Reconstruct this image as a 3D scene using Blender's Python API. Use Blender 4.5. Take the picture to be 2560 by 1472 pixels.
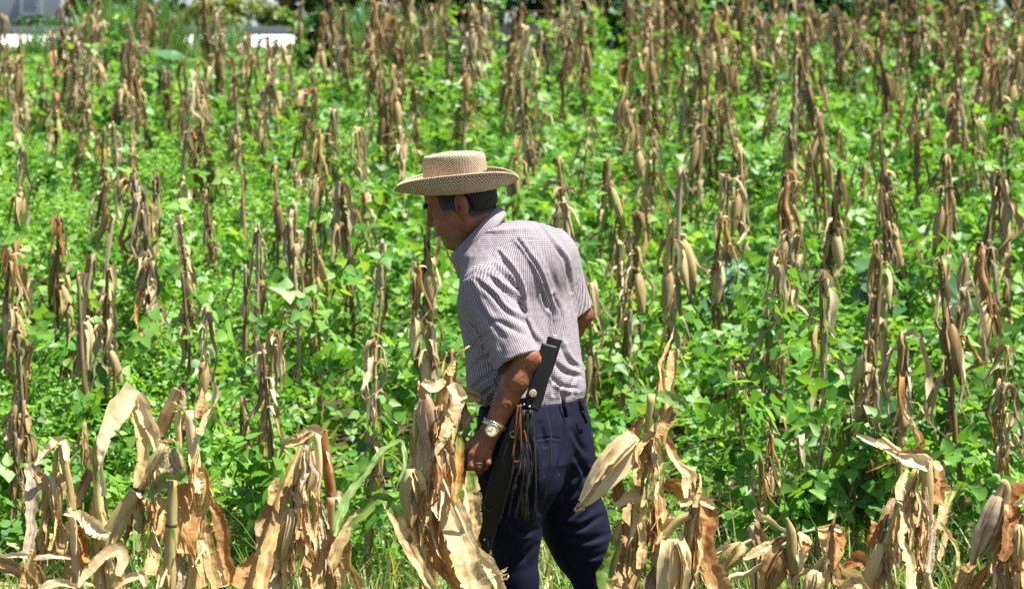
import bpy, math, random
import numpy as np
from mathutils import Vector, Matrix

for o in list(bpy.data.objects):
    bpy.data.objects.remove(o)
SC = bpy.context.scene
COL = SC.collection
RNG = np.random.default_rng(7)

# ------------------------------------------------------------------ camera
F = 6880.0            # focal length in photograph pixels (2560 wide)
CZ = 1.6              # eye height above the ground where the man stands
cam_d = bpy.data.cameras.new('camera')
cam = bpy.data.objects.new('camera', cam_d)
COL.objects.link(cam)
cam.location = (0, 0, CZ)
cam.rotation_euler = (math.radians(90), 0, 0)
cam_d.sensor_width = 36.0
cam_d.lens = 36.0 * F / 2560.0
cam_d.shift_y = -286.0 / 2560.0
cam_d.clip_start = 0.1
cam_d.clip_end = 400
cam_d.dof.use_dof = True
cam_d.dof.focus_distance = 7.8
cam_d.dof.aperture_fstop = 6.0
SC.camera = cam

# ------------------------------------------------------------------ sky and sun
SUN_TO = Vector((0.40, -0.07, 0.92)).normalized()      # direction towards the sun
sun_el = math.asin(SUN_TO.z)
sun_az = math.atan2(SUN_TO.x, SUN_TO.y)
world = bpy.data.worlds.new('World')
SC.world = world
world.use_nodes = True
wn = world.node_tree
sky = wn.nodes.new('ShaderNodeTexSky')
sky.sky_type = 'NISHITA'
sky.sun_disc = False
sky.sun_elevation = sun_el
sky.sun_rotation = sun_az
bg = wn.nodes['Background']
wn.links.new(sky.outputs[0], bg.inputs[0])
bg.inputs[1].default_value = 0.060
sl = bpy.data.lights.new('sun', 'SUN')
sl.energy = 5.0
sl.angle = math.radians(0.53)
sl.color = (1.0, 0.955, 0.88)
sun = bpy.data.objects.new('sun', sl)
COL.objects.link(sun)
sun.rotation_euler = SUN_TO.to_track_quat('Z', 'Y').to_euler()
sun.location = (6, -2, 12)

SC.view_settings.view_transform = 'Standard'
SC.view_settings.look = 'None'
SC.view_settings.exposure = 1.40
SC.view_settings.gamma = 1.0
SC.view_settings.use_curve_mapping = False
SC.render.engine = 'CYCLES'
SC.cycles.max_bounces = 6
SC.cycles.transparent_max_bounces = 4
SC.cycles.use_denoising = False

# ------------------------------------------------------------------ helpers
def P(px, py, w=0.0):
    """photograph pixel at w metres behind the man's plane (8 m) -> world point"""
    d = 8.0 + w
    return np.array([(px - 1280.0) / F * d, d, CZ + (450.0 - py) / F * d])

SLOPE = 0.146
def ground(y):
    y = np.asarray(y, float)
    return np.where(y > 8.0, SLOPE * (y - 8.0), 0.10 * (y - 8.0))

def hsh(ix, iy, iz, seed):
    n = (ix.astype(np.int64) * 374761393 + iy.astype(np.int64) * 668265263 + iz.astype(np.int64) * 2147483647 + seed * 974711) & 0x7fffffff
    n = (n ^ (n >> 13)) * 1274126177 & 0x7fffffff
    n = (n ^ (n >> 16)) * 668265263 & 0x7fffffff
    return ((n ^ (n >> 15)) & 0xffff) / 65535.0

def noise3(p, scale=1.0, seed=0):
    p = np.asarray(p, float) * scale
    if p.shape[-1] == 2:
        p = np.concatenate([p, np.zeros(p.shape[:-1] + (1,))], -1)
    i = np.floor(p).astype(np.int64)
    f = p - i
    f = f * f * (3 - 2 * f)
    r = 0
    for dx in (0, 1):
        wx = f[..., 0] if dx else 1 - f[..., 0]
        for dy in (0, 1):
            wy = f[..., 1] if dy else 1 - f[..., 1]
            for dz in (0, 1):
                wz = f[..., 2] if dz else 1 - f[..., 2]
                r = r + wx * wy * wz * hsh(i[..., 0] + dx, i[..., 1] + dy, i[..., 2] + dz, seed)
    return r * 2 - 1

def nrmz(v):
    v = np.asarray(v, float)
    return v / np.maximum(np.linalg.norm(v, axis=-1, keepdims=True), 1e-9)

def crom(pts, n, tens=1.0):
    """resample control rows (any number of columns) along a smooth curve, even in arc length of xyz"""
    pts = np.asarray(pts, float)
    k = len(pts)
    if k == 2:
        t = np.linspace(0, 1, n)[:, None]
        return pts[0] * (1 - t) + pts[1] * t
    ext = np.vstack([2 * pts[0] - pts[1], pts, 2 * pts[-1] - pts[-2]])
    out = []
    M = 14
    for i in range(k - 1):
        p0, p1, p2, p3 = ext[i:i + 4]
        t = np.linspace(0, 1, M, endpoint=False)[:, None]
        c_ = 0.5 * (2 * p1 + (p2 - p0) * t + (2 * p0 - 5 * p1 + 4 * p2 - p3) * t ** 2 + (3 * p1 - p0 - 3 * p2 + p3) * t ** 3)
        out.append(c_ * tens + (p1 + (p2 - p1) * t) * (1 - tens))
    out.append(pts[-1:])
    out = np.vstack(out)
    L = np.concatenate([[0], np.cumsum(np.linalg.norm(np.diff(out[:, :3], axis=0), axis=1))])
    q = np.linspace(0, L[-1], n)
    return np.stack([np.interp(q, L, out[:, c]) for c in range(out.shape[1])], 1)

def grid_faces(n, m, closed=False):
    i = np.arange(n - 1)[:, None]
    j = np.arange(m if closed else m - 1)[None, :]
    j2 = (j + 1) % m
    return np.stack([i * m + j, i * m + j2, (i + 1) * m + j2, (i + 1) * m + j], -1).reshape(-1, 4)

class Geo:
    """a little pile of vertices, faces, uv and tint that becomes ONE mesh"""
    def __init__(s):
        s.V, s.Q, s.T, s.UV, s.A, s.n = [], [], [], [], [], 0
    def add(s, V, quads=None, tris=None, uv=None, a=0.5):
        V = np.asarray(V, float).reshape(-1, 3)
        if quads is not None and len(quads): s.Q.append(np.asarray(quads) + s.n)
        if tris is not None and len(tris): s.T.append(np.asarray(tris) + s.n)
        s.UV.append(np.zeros((len(V), 2)) if uv is None else np.asarray(uv, float).reshape(-1, 2))
        s.A.append(np.broadcast_to(np.asarray(a, float), (len(V),)))
        s.V.append(V); s.n += len(V)
        return s
    def addg(s, g, f=None):
        off = s.n
        for v in g.V: s.V.append(v if f is None else f(v))
        s.UV += g.UV; s.A += g.A
        s.Q += [q + off for q in g.Q]; s.T += [t + off for t in g.T]
        s.n += g.n
        return s
    def mesh(s, name, mat=None, smooth=True, base=None):
        me = bpy.data.meshes.new(name)
        V = np.vstack(s.V)
        if base is not None: V = V - np.asarray(base)
        Q = np.vstack(s.Q) if s.Q else np.zeros((0, 4), int)
        T = np.vstack(s.T) if s.T else np.zeros((0, 3), int)
        uv = np.vstack(s.UV); a = np.concatenate(s.A)
        me.vertices.add(len(V)); me.vertices.foreach_set('co', V.astype(np.float32).ravel())
        nl = Q.size + T.size
        me.loops.add(nl)
        li = np.concatenate([Q.ravel(), T.ravel()]).astype(np.int32)
        me.loops.foreach_set('vertex_index', li)
        me.polygons.add(len(Q) + len(T))
        st = np.concatenate([np.arange(len(Q)) * 4, Q.size + np.arange(len(T)) * 3]).astype(np.int32)
        me.polygons.foreach_set('loop_start', st)
        me.polygons.foreach_set('use_smooth', np.full(len(Q) + len(T), smooth))
        l = me.uv_layers.new(name='UVMap')
        l.data.foreach_set('uv', uv[li].astype(np.float32).ravel())
        at = me.attributes.new('tint', 'FLOAT', 'POINT')
        at.data.foreach_set('value', a.astype(np.float32))
        me.update(calc_edges=True)
        if mat: me.materials.append(mat)
        return me

def tag(o, label=None, cat=None, group=None, kind=None):
    if label: o['label'] = label
    if cat: o['category'] = cat
    if group: o['group'] = group
    if kind: o['kind'] = kind
    return o

def obj(name, me, parent=None, loc=None):
    o = bpy.data.objects.new(name, me)
    COL.objects.link(o)
    if parent is not None: o.parent = parent
    if loc is not None: o.location = loc
    return o

def empty(name, loc, label=None, cat=None, group=None):
    o = bpy.data.objects.new(name, None)
    o.empty_display_size = 0.1
    COL.objects.link(o)
    o.location = loc
    return tag(o, label, cat, group)

# ------------------------------------------------------------------ shape builders
def blade(pts, w, roll=0.0, n=28, m=7, curl=0.5, ripple=0.0, rag=0.0, crump=0.0, seed=0, view=(0, -1, 0), tint=0.5, tens=.5, corr=.0011):
    """leaf blade along pts. w, roll: value or list at the control points. curl: how far the section rolls up."""
    k = len(pts)
    w = np.full(k, w) if np.isscalar(w) else np.interp(np.linspace(0, 1, k), np.linspace(0, 1, len(w)), w)
    roll = np.full(k, roll) if np.isscalar(roll) else np.interp(np.linspace(0, 1, k), np.linspace(0, 1, len(roll)), roll)
    C = crom(np.column_stack([np.asarray(pts, float), w, roll]), n, tens)
    X, W, R = C[:, :3], np.maximum(C[:, 3], 0.0015), C[:, 4]
    T = nrmz(np.gradient(X, axis=0))
    vw = np.broadcast_to(np.asarray(view, float), T.shape)
    S = np.cross(T, vw)
    bad = np.linalg.norm(S, axis=1) < 0.15
    S[bad] = np.cross(T[bad], np.array([0.7, -.2, .6]))
    S = nrmz(S)
    for i in range(1, n):
        if np.dot(S[i], S[i - 1]) < 0: S[i] = -S[i]
    N = nrmz(np.cross(S, T))
    u = np.linspace(-1, 1, m)
    L = np.concatenate([[0], np.cumsum(np.linalg.norm(np.diff(X, axis=0), axis=1))])
    rs = np.random.default_rng(seed)
    ph = rs.uniform(0, 6.28, 6)
    lf = lambda f_, q_: noise3(np.stack([L * f_, np.full(n, q_ * 3.7), np.full(n, seed * .71)], 1), 1., seed)
    W = W * (1 + 1.2 * rag * lf(14, 1))
    R = R + .45 * lf(9, 2) * min(1, rag * 10)
    S0, N0 = S, N
    edge = 1 + 1.5 * rag * lf(30, 3) + rag * (np.sin(L * 60 + ph[0]) * .5 + rs.uniform(-1, 1, n) * .7)
    edge2 = 1 + 1.5 * rag * lf(30, 4) + rag * (np.sin(L * 47 + ph[1]) * .5 + rs.uniform(-1, 1, n) * .7)
    if rag:
        edge = edge * np.where(rs.random(n) < .5 * rag, rs.uniform(.45, .8, n), 1); edge2 = edge2 * np.where(rs.random(n) < .5 * rag, rs.uniform(.45, .8, n), 1)
    hw = W[:, None] / 2 * np.where(u[None] < 0, edge[:, None], edge2[:, None])
    cr, sr = np.cos(R)[:, None], np.sin(R)[:, None]
    S, N = S0 * cr + N0 * sr, N0 * cr - S0 * sr
    c = np.maximum(curl * (1 + .7 * lf(8, 5) * min(1, rag * 10)), 1e-2)[:, None]
    cx = np.sin(u[None] * c) / c
    cz = (1 - np.cos(u[None] * c)) / c - 0.14 * (1 - np.abs(u[None])) ** 1.5
    rp = ripple * (u ** 2)[None] * np.sin(L[:, None] * rs.uniform(28, 46) + np.where(u < 0, ph[2], ph[3])[None])
    if corr:
        cj = rs.uniform(-1, 1, m) * corr
        rp = rp + cj[None] * (.6 + .4 * np.sin(L[:, None] * 25 + ph[5])) * np.clip(W / .03, .2, 1)[:, None]
    V = X[:, None] + S[:, None] * (hw * cx)[..., None] + N[:, None] * (hw * cz + rp)[..., None]
    if crump:
        V = V + crump * np.stack([noise3(V, 28, seed + q) for q in range(3)], -1) + crump * .5 * np.stack([noise3(V, 70, seed + 9 + q) for q in range(3)], -1) + crump * .2 * np.stack([noise3(V, 190, seed + 19 + q) for q in range(3)], -1)
    uv = np.stack([np.broadcast_to(u[None] * .5 * W[:, None] + .5, (n, m)), np.broadcast_to(L[:, None], (n, m)) + ph[4]], -1)
    g = Geo()
    g.add(V.reshape(-1, 3), grid_faces(n, m), uv=uv.reshape(-1, 2), a=tint)
    return g

def tube(pts, r, n=20, m=9, nodes=(), cap=True, crump=0.0, seed=0, tint=0.5, flat=1.0, node_amp=0.22, view=(0, -1, 0), tens=.6):
    k = len(pts)
    r = np.full(k, r) if np.isscalar(r) else np.interp(np.linspace(0, 1, k), np.linspace(0, 1, len(r)), r)
    C = crom(np.column_stack([np.asarray(pts, float), r]), n, tens)
    X, R = C[:, :3], C[:, 3].copy()
    L = np.concatenate([[0], np.cumsum(np.linalg.norm(np.diff(X, axis=0), axis=1))])
    s = L / L[-1]
    for nd in nodes:
        R *= 1 + node_amp * np.exp(-((s - nd) * L[-1] / 0.006) ** 2)
    T = nrmz(np.gradient(X, axis=0))
    S = nrmz(np.cross(T, np.broadcast_to(np.asarray(view, float) + [.05, 0, .02], T.shape)))
    N = nrmz(np.cross(S, T))
    a = np.linspace(0, 2 * np.pi, m, endpoint=False)
    V = X[:, None] + R[:, None, None] * (np.cos(a)[None, :, None] * S[:, None] + flat * np.sin(a)[None, :, None] * N[:, None])
    if crump:
        V = V + crump * np.stack([noise3(V, 30, seed + q) for q in range(3)], -1)
    uv = np.stack([np.broadcast_to(a[None] * R.mean() + 0.2, (n, m)), np.broadcast_to(L[:, None], (n, m)) + seed * .37], -1)
    g = Geo()
    V = V.reshape(-1, 3); uv = uv.reshape(-1, 2)
    tr = None
    if cap:
        b = n * m
        V = np.vstack([V, X[:1], X[-1:]]); uv = np.vstack([uv, [[.2, 0]], [[.2, L[-1]]]])
        j = np.arange(m); j2 = (j + 1) % m
        tr = np.vstack([np.stack([np.full(m, b), j2, j], 1), np.stack([np.full(m, b + 1), (n - 1) * m + j, (n - 1) * m + j2], 1)])
    g.add(V, grid_faces(n, m, True), tr, uv=uv, a=tint)
    return g

EAR_T = np.array([0, .04, .12, .25, .4, .55, .7, .82, .9, .96, 1.0])
EAR_R = np.array([.30, .50, .78, .97, 1.0, .92, .72, .47, .28, .17, .13])
def ear(a, b, r, bow=0.0, n=18, m=16, seed=0, tint=0.5):
    """maize ear in its husk from stem end a to tip b: overlapping husk leaves with stepped edges and ribs"""
    a = np.asarray(a, float); b = np.asarray(b, float)
    rs = np.random.default_rng(seed)
    ax = b - a; Ln = np.linalg.norm(ax); ax = ax / Ln
    s1 = nrmz(np.cross(ax, [0.1, -1, 0.05])); s2 = np.cross(ax, s1)
    t = np.linspace(0, 1, n) ** .9
    R = r * np.interp(t, EAR_T, EAR_R)
    th = np.linspace(0, 2 * np.pi, m, endpoint=False)
    step = np.zeros((n, m))
    for q in range(4):
        ph = rs.uniform(0, 6.28); tw = rs.uniform(-1.4, 1.4); wd = rs.uniform(1.5, 2.6)
        d = (th[None] - ph - tw * t[:, None]) % (2 * np.pi)
        end = rs.uniform(.75, 1.02)
        step += np.where((d < wd) & (t[:, None] < end), .075, 0) * (1 - .6 * d / wd)
    rib = .010 * np.sin(th[None] * 9 + t[:, None] * 2) + .022 * rs.uniform(-1, 1, (1, m))
    RR = R[:, None] * (0.93 + step + rib)
    X = a + ax * (Ln * t)[:, None] + s1 * (bow * np.sin(np.pi * t))[:, None]
    V = X[:, None] + RR[..., None] * (np.cos(th)[None, :, None] * s1 + np.sin(th)[None, :, None] * s2)
    V[-2:] += rs.uniform(-1, 1, (2, m, 3)) * r * .22
    uv = np.stack([np.broadcast_to(th[None] * r + 1.3, (n, m)), np.broadcast_to(Ln * t[:, None], (n, m)) + seed * .21], -1)
    g = Geo(); g.add(V.reshape(-1, 3), grid_faces(n, m, True), uv=uv.reshape(-1, 2), a=tint)
    c = Geo()
    j = np.arange(m)
    g.add(np.vstack([V[0], X[:1]]), None, np.stack([np.full(m, m), (j + 1) % m, j], 1), uv=np.full((m + 1, 2), 1.3), a=tint)
    return g

# ------------------------------------------------------------------ materials
def new_mat(name):
    m = bpy.data.materials.new(name)
    m.use_nodes = True
    nt = m.node_tree
    for n_ in list(nt.nodes): nt.nodes.remove(n_)
    return m, nt, nt.nodes, nt.links

def N_(nt, typ, **kw):
    n = nt.nodes.new(typ)
    for k, v in kw.items():
        if k.startswith('i_'): n.inputs[int(k[2:])].default_value = v
        else: setattr(n, k, v)
    return n

def mixc(nt, fac, a, b, blend='MIX'):
    n = nt.nodes.new('ShaderNodeMix'); n.data_type = 'RGBA'; n.blend_type = blend
    for s, v in ((0, fac), (6, a), (7, b)):
        if hasattr(v, 'is_linked') or hasattr(v, 'links'): nt.links.new(v, n.inputs[s])
        else: n.inputs[s].default_value = v if s == 0 else tuple(v) + ((1,) if len(v) == 3 else ())
    return n.outputs[2]

def math_(nt, op, a, b=0.0, c=None):
    n = nt.nodes.new('ShaderNodeMath'); n.operation = op
    for s, v in ((0, a), (1, b), (2, c)):
        if v is None: continue
        if hasattr(v, 'links'): nt.links.new(v, n.inputs[s])
        else: n.inputs[s].default_value = v
    return n.outputs[0]

def ramp(nt, fac, stops):
    n = nt.nodes.new('ShaderNodeValToRGB')
    e = n.color_ramp.elements
    while len(e) < len(stops): e.new(0.5)
    for q, (p_, c_) in enumerate(stops):
        e[q].position = p_; e[q].color = tuple(c_) + ((1,) if len(c_) == 3 else ())
    nt.links.new(fac, n.inputs[0])
    return n.outputs[0]

def noise_tex(nt, vec, scale, detail=3, rough=.55, w=None):
    n = nt.nodes.new('ShaderNodeTexNoise')
    n.inputs['Scale'].default_value = scale; n.inputs['Detail'].default_value = detail; n.inputs['Roughness'].default_value = rough
    if vec is not None: nt.links.new(vec, n.inputs['Vector'])
    return n.outputs[0]

def smooth01(nt, x, lo, hi):
    n = nt.nodes.new('ShaderNodeMapRange'); n.interpolation_type = 'SMOOTHSTEP'
    nt.links.new(x, n.inputs[0]); n.inputs[1].default_value = lo; n.inputs[2].default_value = hi
    return n.outputs[0]

def finish(nt, color, rough=.6, spec=.3, trans=0.0, tcol=None, bump=None, bstr=.3, bdist=.001, metal=0.0):
    out = nt.nodes.new('ShaderNodeOutputMaterial')
    b = nt.nodes.new('ShaderNodeBsdfPrincipled')
    def put(sock, v):
        if hasattr(v, 'links'): nt.links.new(v, b.inputs[sock])
        else: b.inputs[sock].default_value = v
    put('Base Color', color if hasattr(color, 'links') else tuple(color) + (1,))
    put('Roughness', rough); put('Specular IOR Level', spec); put('Metallic', metal)
    if bump is not None:
        bn = nt.nodes.new('ShaderNodeBump'); bn.inputs['Strength'].default_value = bstr; bn.inputs['Distance'].default_value = bdist
        nt.links.new(bump, bn.inputs['Height']); nt.links.new(bn.outputs[0], b.inputs['Normal'])
    if trans > 0:
        t = nt.nodes.new('ShaderNodeBsdfTranslucent'); mx = nt.nodes.new('ShaderNodeMixShader')
        mx.inputs[0].default_value = trans
        tc = color if tcol is None else tcol
        if hasattr(tc, 'links'): nt.links.new(tc, t.inputs[0])
        else: t.inputs[0].default_value = tuple(tc) + (1,)
        nt.links.new(b.outputs[0], mx.inputs[1]); nt.links.new(t.outputs[0], mx.inputs[2])
        nt.links.new(mx.outputs[0], out.inputs[0])
    else:
        nt.links.new(b.outputs[0], out.inputs[0])

def straw(name, light, mid, dark, green=0.0, rust=0.0, spots=0.5, trans=.22, var=.3):
    """dry maize: fibres along v, blotches, dark spots; optional green and rust patches that stay with the leaf"""
    m, nt, nd, lk = new_mat(name)
    uv = N_(nt, 'ShaderNodeUVMap'); oi = N_(nt, 'ShaderNodeObjectInfo')
    def mapped(sx, sy, off):
        mp = N_(nt, 'ShaderNodeMapping'); lk.new(uv.outputs[0], mp.inputs[0])
        mp.inputs['Scale'].default_value = (sx, sy, 1)
        cb = N_(nt, 'ShaderNodeCombineXYZ')
        lk.new(math_(nt, 'MULTIPLY', oi.outputs['Random'], off), cb.inputs[2]); lk.new(math_(nt, 'MULTIPLY', oi.outputs['Random'], off), cb.inputs[1])
        lk.new(cb.outputs[0], mp.inputs['Location'])
        return mp.outputs[0]
    fib = noise_tex(nt, mapped(190, 5, 30), 1, 3, .55)
    fib2 = noise_tex(nt, mapped(60, 2.5, 50), 1, 2)
    blot = noise_tex(nt, mapped(20, 7, 70), 1, 4, .6)
    fac = math_(nt, 'ADD', math_(nt, 'MULTIPLY', fib, .40), math_(nt, 'ADD', math_(nt, 'MULTIPLY', fib2, .40), math_(nt, 'MULTIPLY', blot, .55)))
    fac = math_(nt, 'ADD', fac, math_(nt, 'MULTIPLY', math_(nt, 'SUBTRACT', oi.outputs['Random'], .5), var))
    col = ramp(nt, fac, [(.42, dark), (.59, mid), (.77, light)])
    su = N_(nt, 'ShaderNodeSeparateXYZ'); lk.new(uv.outputs[0], su.inputs[0])
    rib = smooth01(nt, math_(nt, 'ABSOLUTE', math_(nt, 'SUBTRACT', su.outputs[0], .5)), .0026, .0012)
    col = mixc(nt, math_(nt, 'MULTIPLY', rib, .6), col, tuple(min(1, q * 1.05) for q in light))
    if rust:
        rn = noise_tex(nt, mapped(26, 8, 40), 1, 4, .65)
        col = mixc(nt, smooth01(nt, rn, .62 - rust * .3, .75 - rust * .2), col, (.30, .105, .028))
    if green:
        gn = noise_tex(nt, mapped(30, 4.5, 90), 1, 3, .5)
        gc = mixc(nt, fib2, (.05, .17, .03), (.22, .30, .04))
        col = mixc(nt, smooth01(nt, gn, .66 - green * .34, .72 - green * .30), col, gc)
    if spots:
        sn = noise_tex(nt, mapped(170, 60, 60), 1, 2, .5)
        col = mixc(nt, math_(nt, 'MULTIPLY', smooth01(nt, sn, .66, .72), spots), col, (.07, .035, .018))
    finish(nt, col, .55, .32, trans, None, math_(nt, 'ADD', fib, math_(nt, 'MULTIPLY', noise_tex(nt, mapped(520, 6, 20), 1, 1), .8)), .55, .0014)
    return m

M = {}
M['pale'] = straw('dry_leaf_pale', (.80, .65, .37), (.64, .47, .23), (.36, .22, .09), spots=.4, trans=.28)
M['tan'] = straw('dry_leaf_tan', (.68, .49, .21), (.49, .32, .12), (.21, .115, .042), rust=.12, spots=.6, trans=.30)
M['rust'] = straw('dry_leaf_rust', (.55, .31, .11), (.40, .185, .058), (.20, .08, .027), rust=.32, spots=.9, trans=.36)
M['grey'] = straw('dry_leaf_grey', (.58, .47, .32), (.40, .30, .19), (.18, .12, .07), spots=.5, trans=.25)
M['brown'] = straw('dry_stalk_brown', (.44, .29, .135), (.27, .165, .07), (.11, .06, .026), spots=.6, trans=.14)
M['mixed'] = straw('half_green_leaf', (.66, .50, .24), (.48, .31, .11), (.23, .12, .04), green=.45, rust=.35, spots=.7, trans=.34)
M['green'] = straw('green_leaf', (.27, .40, .12), (.17, .29, .055), (.09, .17, .03), rust=.22, spots=.3, trans=.36)
M['fire'] = straw('rusty_green_leaf', (.70, .42, .10), (.58, .26, .05), (.34, .12, .03), green=.66, rust=.35, spots=.6, trans=.40)
M['husk'] = straw('husk_pale', (.76, .62, .36), (.60, .45, .23), (.38, .25, .11), spots=.10, trans=.14, var=.2)
M['husk_olive'] = straw('husk_olive', (.66, .53, .26), (.50, .38, .16), (.28, .19, .075), spots=.3, trans=.14, var=.2)
M['cane'] = straw('cane_yellow', (.66, .54, .23), (.49, .37, .14), (.24, .165, .06), green=.10, spots=.4, trans=.05)
M['cane_olive'] = straw('cane_olive', (.48, .41, .16), (.34, .27, .095), (.15, .11, .045), green=.12, spots=.4, trans=.05)
M['old_pale'] = straw('weathered_pale', (.70, .59, .36), (.48, .37, .19), (.21, .14, .06), spots=.35, trans=.2)
M['old_tan'] = straw('weathered_tan', (.48, .35, .15), (.30, .20, .08), (.115, .068, .027), rust=.08, spots=.5, trans=.2)
M['old_brown'] = straw('weathered_brown', (.34, .235, .105), (.195, .127, .053), (.07, .042, .019), spots=.5, trans=.12)
M['old_grey'] = straw('weathered_grey', (.42, .34, .21), (.25, .19, .11), (.095, .067, .038), spots=.5, trans=.15)
M['old_husk'] = straw('weathered_husk', (.62, .49, .26), (.42, .31, .145), (.20, .13, .058), spots=.2, trans=.12, var=.3)
M['node'] = straw('stalk_node', (.16, .11, .06), (.09, .06, .032), (.04, .026, .015), spots=.3, trans=.0)
M['black'] = straw('burnt_leaf', (.05, .042, .036), (.026, .021, .018), (.012, .01, .009), spots=0, trans=.05)

def leaf_mat(name, c1, c2, c3, trans=.40, rough=.45, spec=.42):
    m, nt, nd, lk = new_mat(name)
    at = N_(nt, 'ShaderNodeAttribute', attribute_name='tint')
    tc = N_(nt, 'ShaderNodeTexCoord')
    uv = N_(nt, 'ShaderNodeUVMap')
    oi = N_(nt, 'ShaderNodeObjectInfo')
    vein = N_(nt, 'ShaderNodeTexWave'); lk.new(uv.outputs[0], vein.inputs[0]); vein.inputs['Scale'].default_value = 2.2; vein.inputs['Distortion'].default_value = 1.5
    t_ = math_(nt, 'ADD', at.outputs['Fac'], math_(nt, 'MULTIPLY', math_(nt, 'SUBTRACT', vein.outputs[1], .5), .10))
    col = ramp(nt, t_, [(.08, c1), (.55, c2), (.93, c3)])
    tcol = mixc(nt, 1.0, col, (1.8, 1.6, .8), 'MULTIPLY')
    finish(nt, col, rough, spec, trans, tcol)
    return m
M['bean'] = leaf_mat('bean_leaf', (.040, .125, .018), (.108, .288, .034), (.26, .44, .080))
M['bush'] = leaf_mat('bush_leaf', (.02, .06, .018), (.035, .115, .025), (.07, .17, .03), trans=.3)
M['thuja'] = leaf_mat('golden_shrub_leaf', (.06, .11, .015), (.14, .19, .02), (.30, .31, .04), trans=.3)
M['squash'] = leaf_mat('squash_leaf', (.03, .10, .03), (.05, .15, .045), (.09, .21, .06), trans=.25)
M['cabbage'] = leaf_mat('blue_green_leaf', (.04, .11, .06), (.06, .18, .07), (.10, .25, .09), trans=.25)
M['grass'] = leaf_mat('grass_blade', (.05, .14, .025), (.10, .24, .04), (.34, .32, .13), trans=.4)
M['tendril'] = leaf_mat('bean_tendril', (.20, .28, .06), (.28, .34, .09), (.36, .38, .12), trans=.2)
M['petal'] = leaf_mat('orange_petal', (.75, .27, .01), (.80, .33, .015), (.85, .40, .02), trans=.3)

def plain(name, color, rough=.6, spec=.3, metal=0.0, nscale=30, namp=.25, bstr=.15, trans=0.0):
    m, nt, nd, lk = new_mat(name)
    tc = N_(nt, 'ShaderNodeTexCoord')
    n = noise_tex(nt, tc.outputs['Object'], nscale, 4)
    lo = tuple(c * (1 - namp) for c in color); hi = tuple(min(1, c * (1 + namp)) for c in color)
    col = ramp(nt, n, [(.3, lo), (.7, hi)])
    finish(nt, col, rough, spec, trans, None, n, bstr, .002, metal)
    return m
# ------------------------------------------------------------------ ground, road, far setting
def soil_mat():
    m, nt, nd, lk = new_mat('field_soil')
    tc = N_(nt, 'ShaderNodeTexCoord')
    n1 = noise_tex(nt, tc.outputs['Object'], 1.3, 5)
    n2 = noise_tex(nt, tc.outputs['Object'], 22, 4)
    c = ramp(nt, n2, [(.3, (.035, .024, .014)), (.55, (.075, .052, .028)), (.75, (.16, .12, .065))])
    c = mixc(nt, smooth01(nt, n1, .45, .6), c, (.045, .06, .018))
    finish(nt, c, .9, .1, 0, None, n2, .6, .02)
    return m
ys = np.concatenate([np.linspace(-30, 2, 6), np.linspace(3, 46, 87), np.linspace(50, 320, 28)])
xs = np.concatenate([np.linspace(-160, -22, 12), np.linspace(-20, 20, 81), np.linspace(22, 160, 12)])
XX, YY = np.meshgrid(xs, ys)
def gfar(y):
    y = np.asarray(y, float)
    return np.where(y < 27.7, ground(y), ground(27.7) + 0.05 * (y - 27.7) - .06)
ZZ = gfar(YY) + np.where((YY > 9) & (YY < 26), .03 * noise3(np.stack([XX, YY], -1), 2.2, 4), 0)
g = Geo(); g.add(np.stack([XX, YY, ZZ], -1).reshape(-1, 3), grid_faces(len(ys), len(xs)))
tag(obj('ground', g.mesh('ground', soil_mat())), 'brown field soil sloping uphill under the bean plants', 'ground', kind='structure')

# concrete road along the top of the field
def concrete(name, c, joint=0):
    m, nt, nd, lk = new_mat(name)
    tc = N_(nt, 'ShaderNodeTexCoord')
    n1 = noise_tex(nt, tc.outputs['Object'], .9, 5); n2 = noise_tex(nt, tc.outputs['Object'], 40, 3)
    f = math_(nt, 'ADD', math_(nt, 'MULTIPLY', n1, .7), math_(nt, 'MULTIPLY', n2, .3))
    col = ramp(nt, f, [(.3, tuple(q * .78 for q in c)), (.6, c)])
    finish(nt, col, .85, .2, 0, None, n2, .3, .004)
    return m
g = Geo()
rx = np.linspace(-24, -.9, 26)
prof = [(27.7, -.12), (27.74, .10), (27.82, .13), (29.2, .20), (30.55, .27), (30.62, .16)]
V = np.array([[[x, y, float(ground(27.7)) + z - .14 + (y - 27.7) * .07] for x in rx] for y, z in prof])
g.add(V.reshape(-1, 3), grid_faces(len(prof), len(rx)))
tag(obj('road', g.mesh('road', concrete('road_concrete', (.80, .80, .79)), smooth=False)), 'glaring white concrete road along the top edge of the field', 'road', kind='structure')
ROADZ = float(ground(27.7)) + .27 + .07
# dark kerb behind the road
g = Geo()
for i in range(24):
    x0 = -24 + i * 2.0
    a, b = x0 + .01, x0 + 1.99
    z0, z1 = ROADZ - .15, ROADZ + .10
    vv = [(a, 30.75, z0), (b, 30.75, z0), (b, 30.75, z1), (a, 30.75, z1), (a, 30.95, z0), (b, 30.95, z0), (b, 30.95, z1), (a, 30.95, z1)]
    g.add(vv, [(0, 1, 2, 3), (3, 2, 6, 7), (1, 5, 6, 2), (4, 0, 3, 7), (5, 4, 7, 6)])
tag(obj('kerb', g.mesh('kerb', concrete('kerb_stone', (.16, .17, .18)), smooth=False)), 'dark grey kerb behind the white road', 'kerb', kind='structure')

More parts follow.
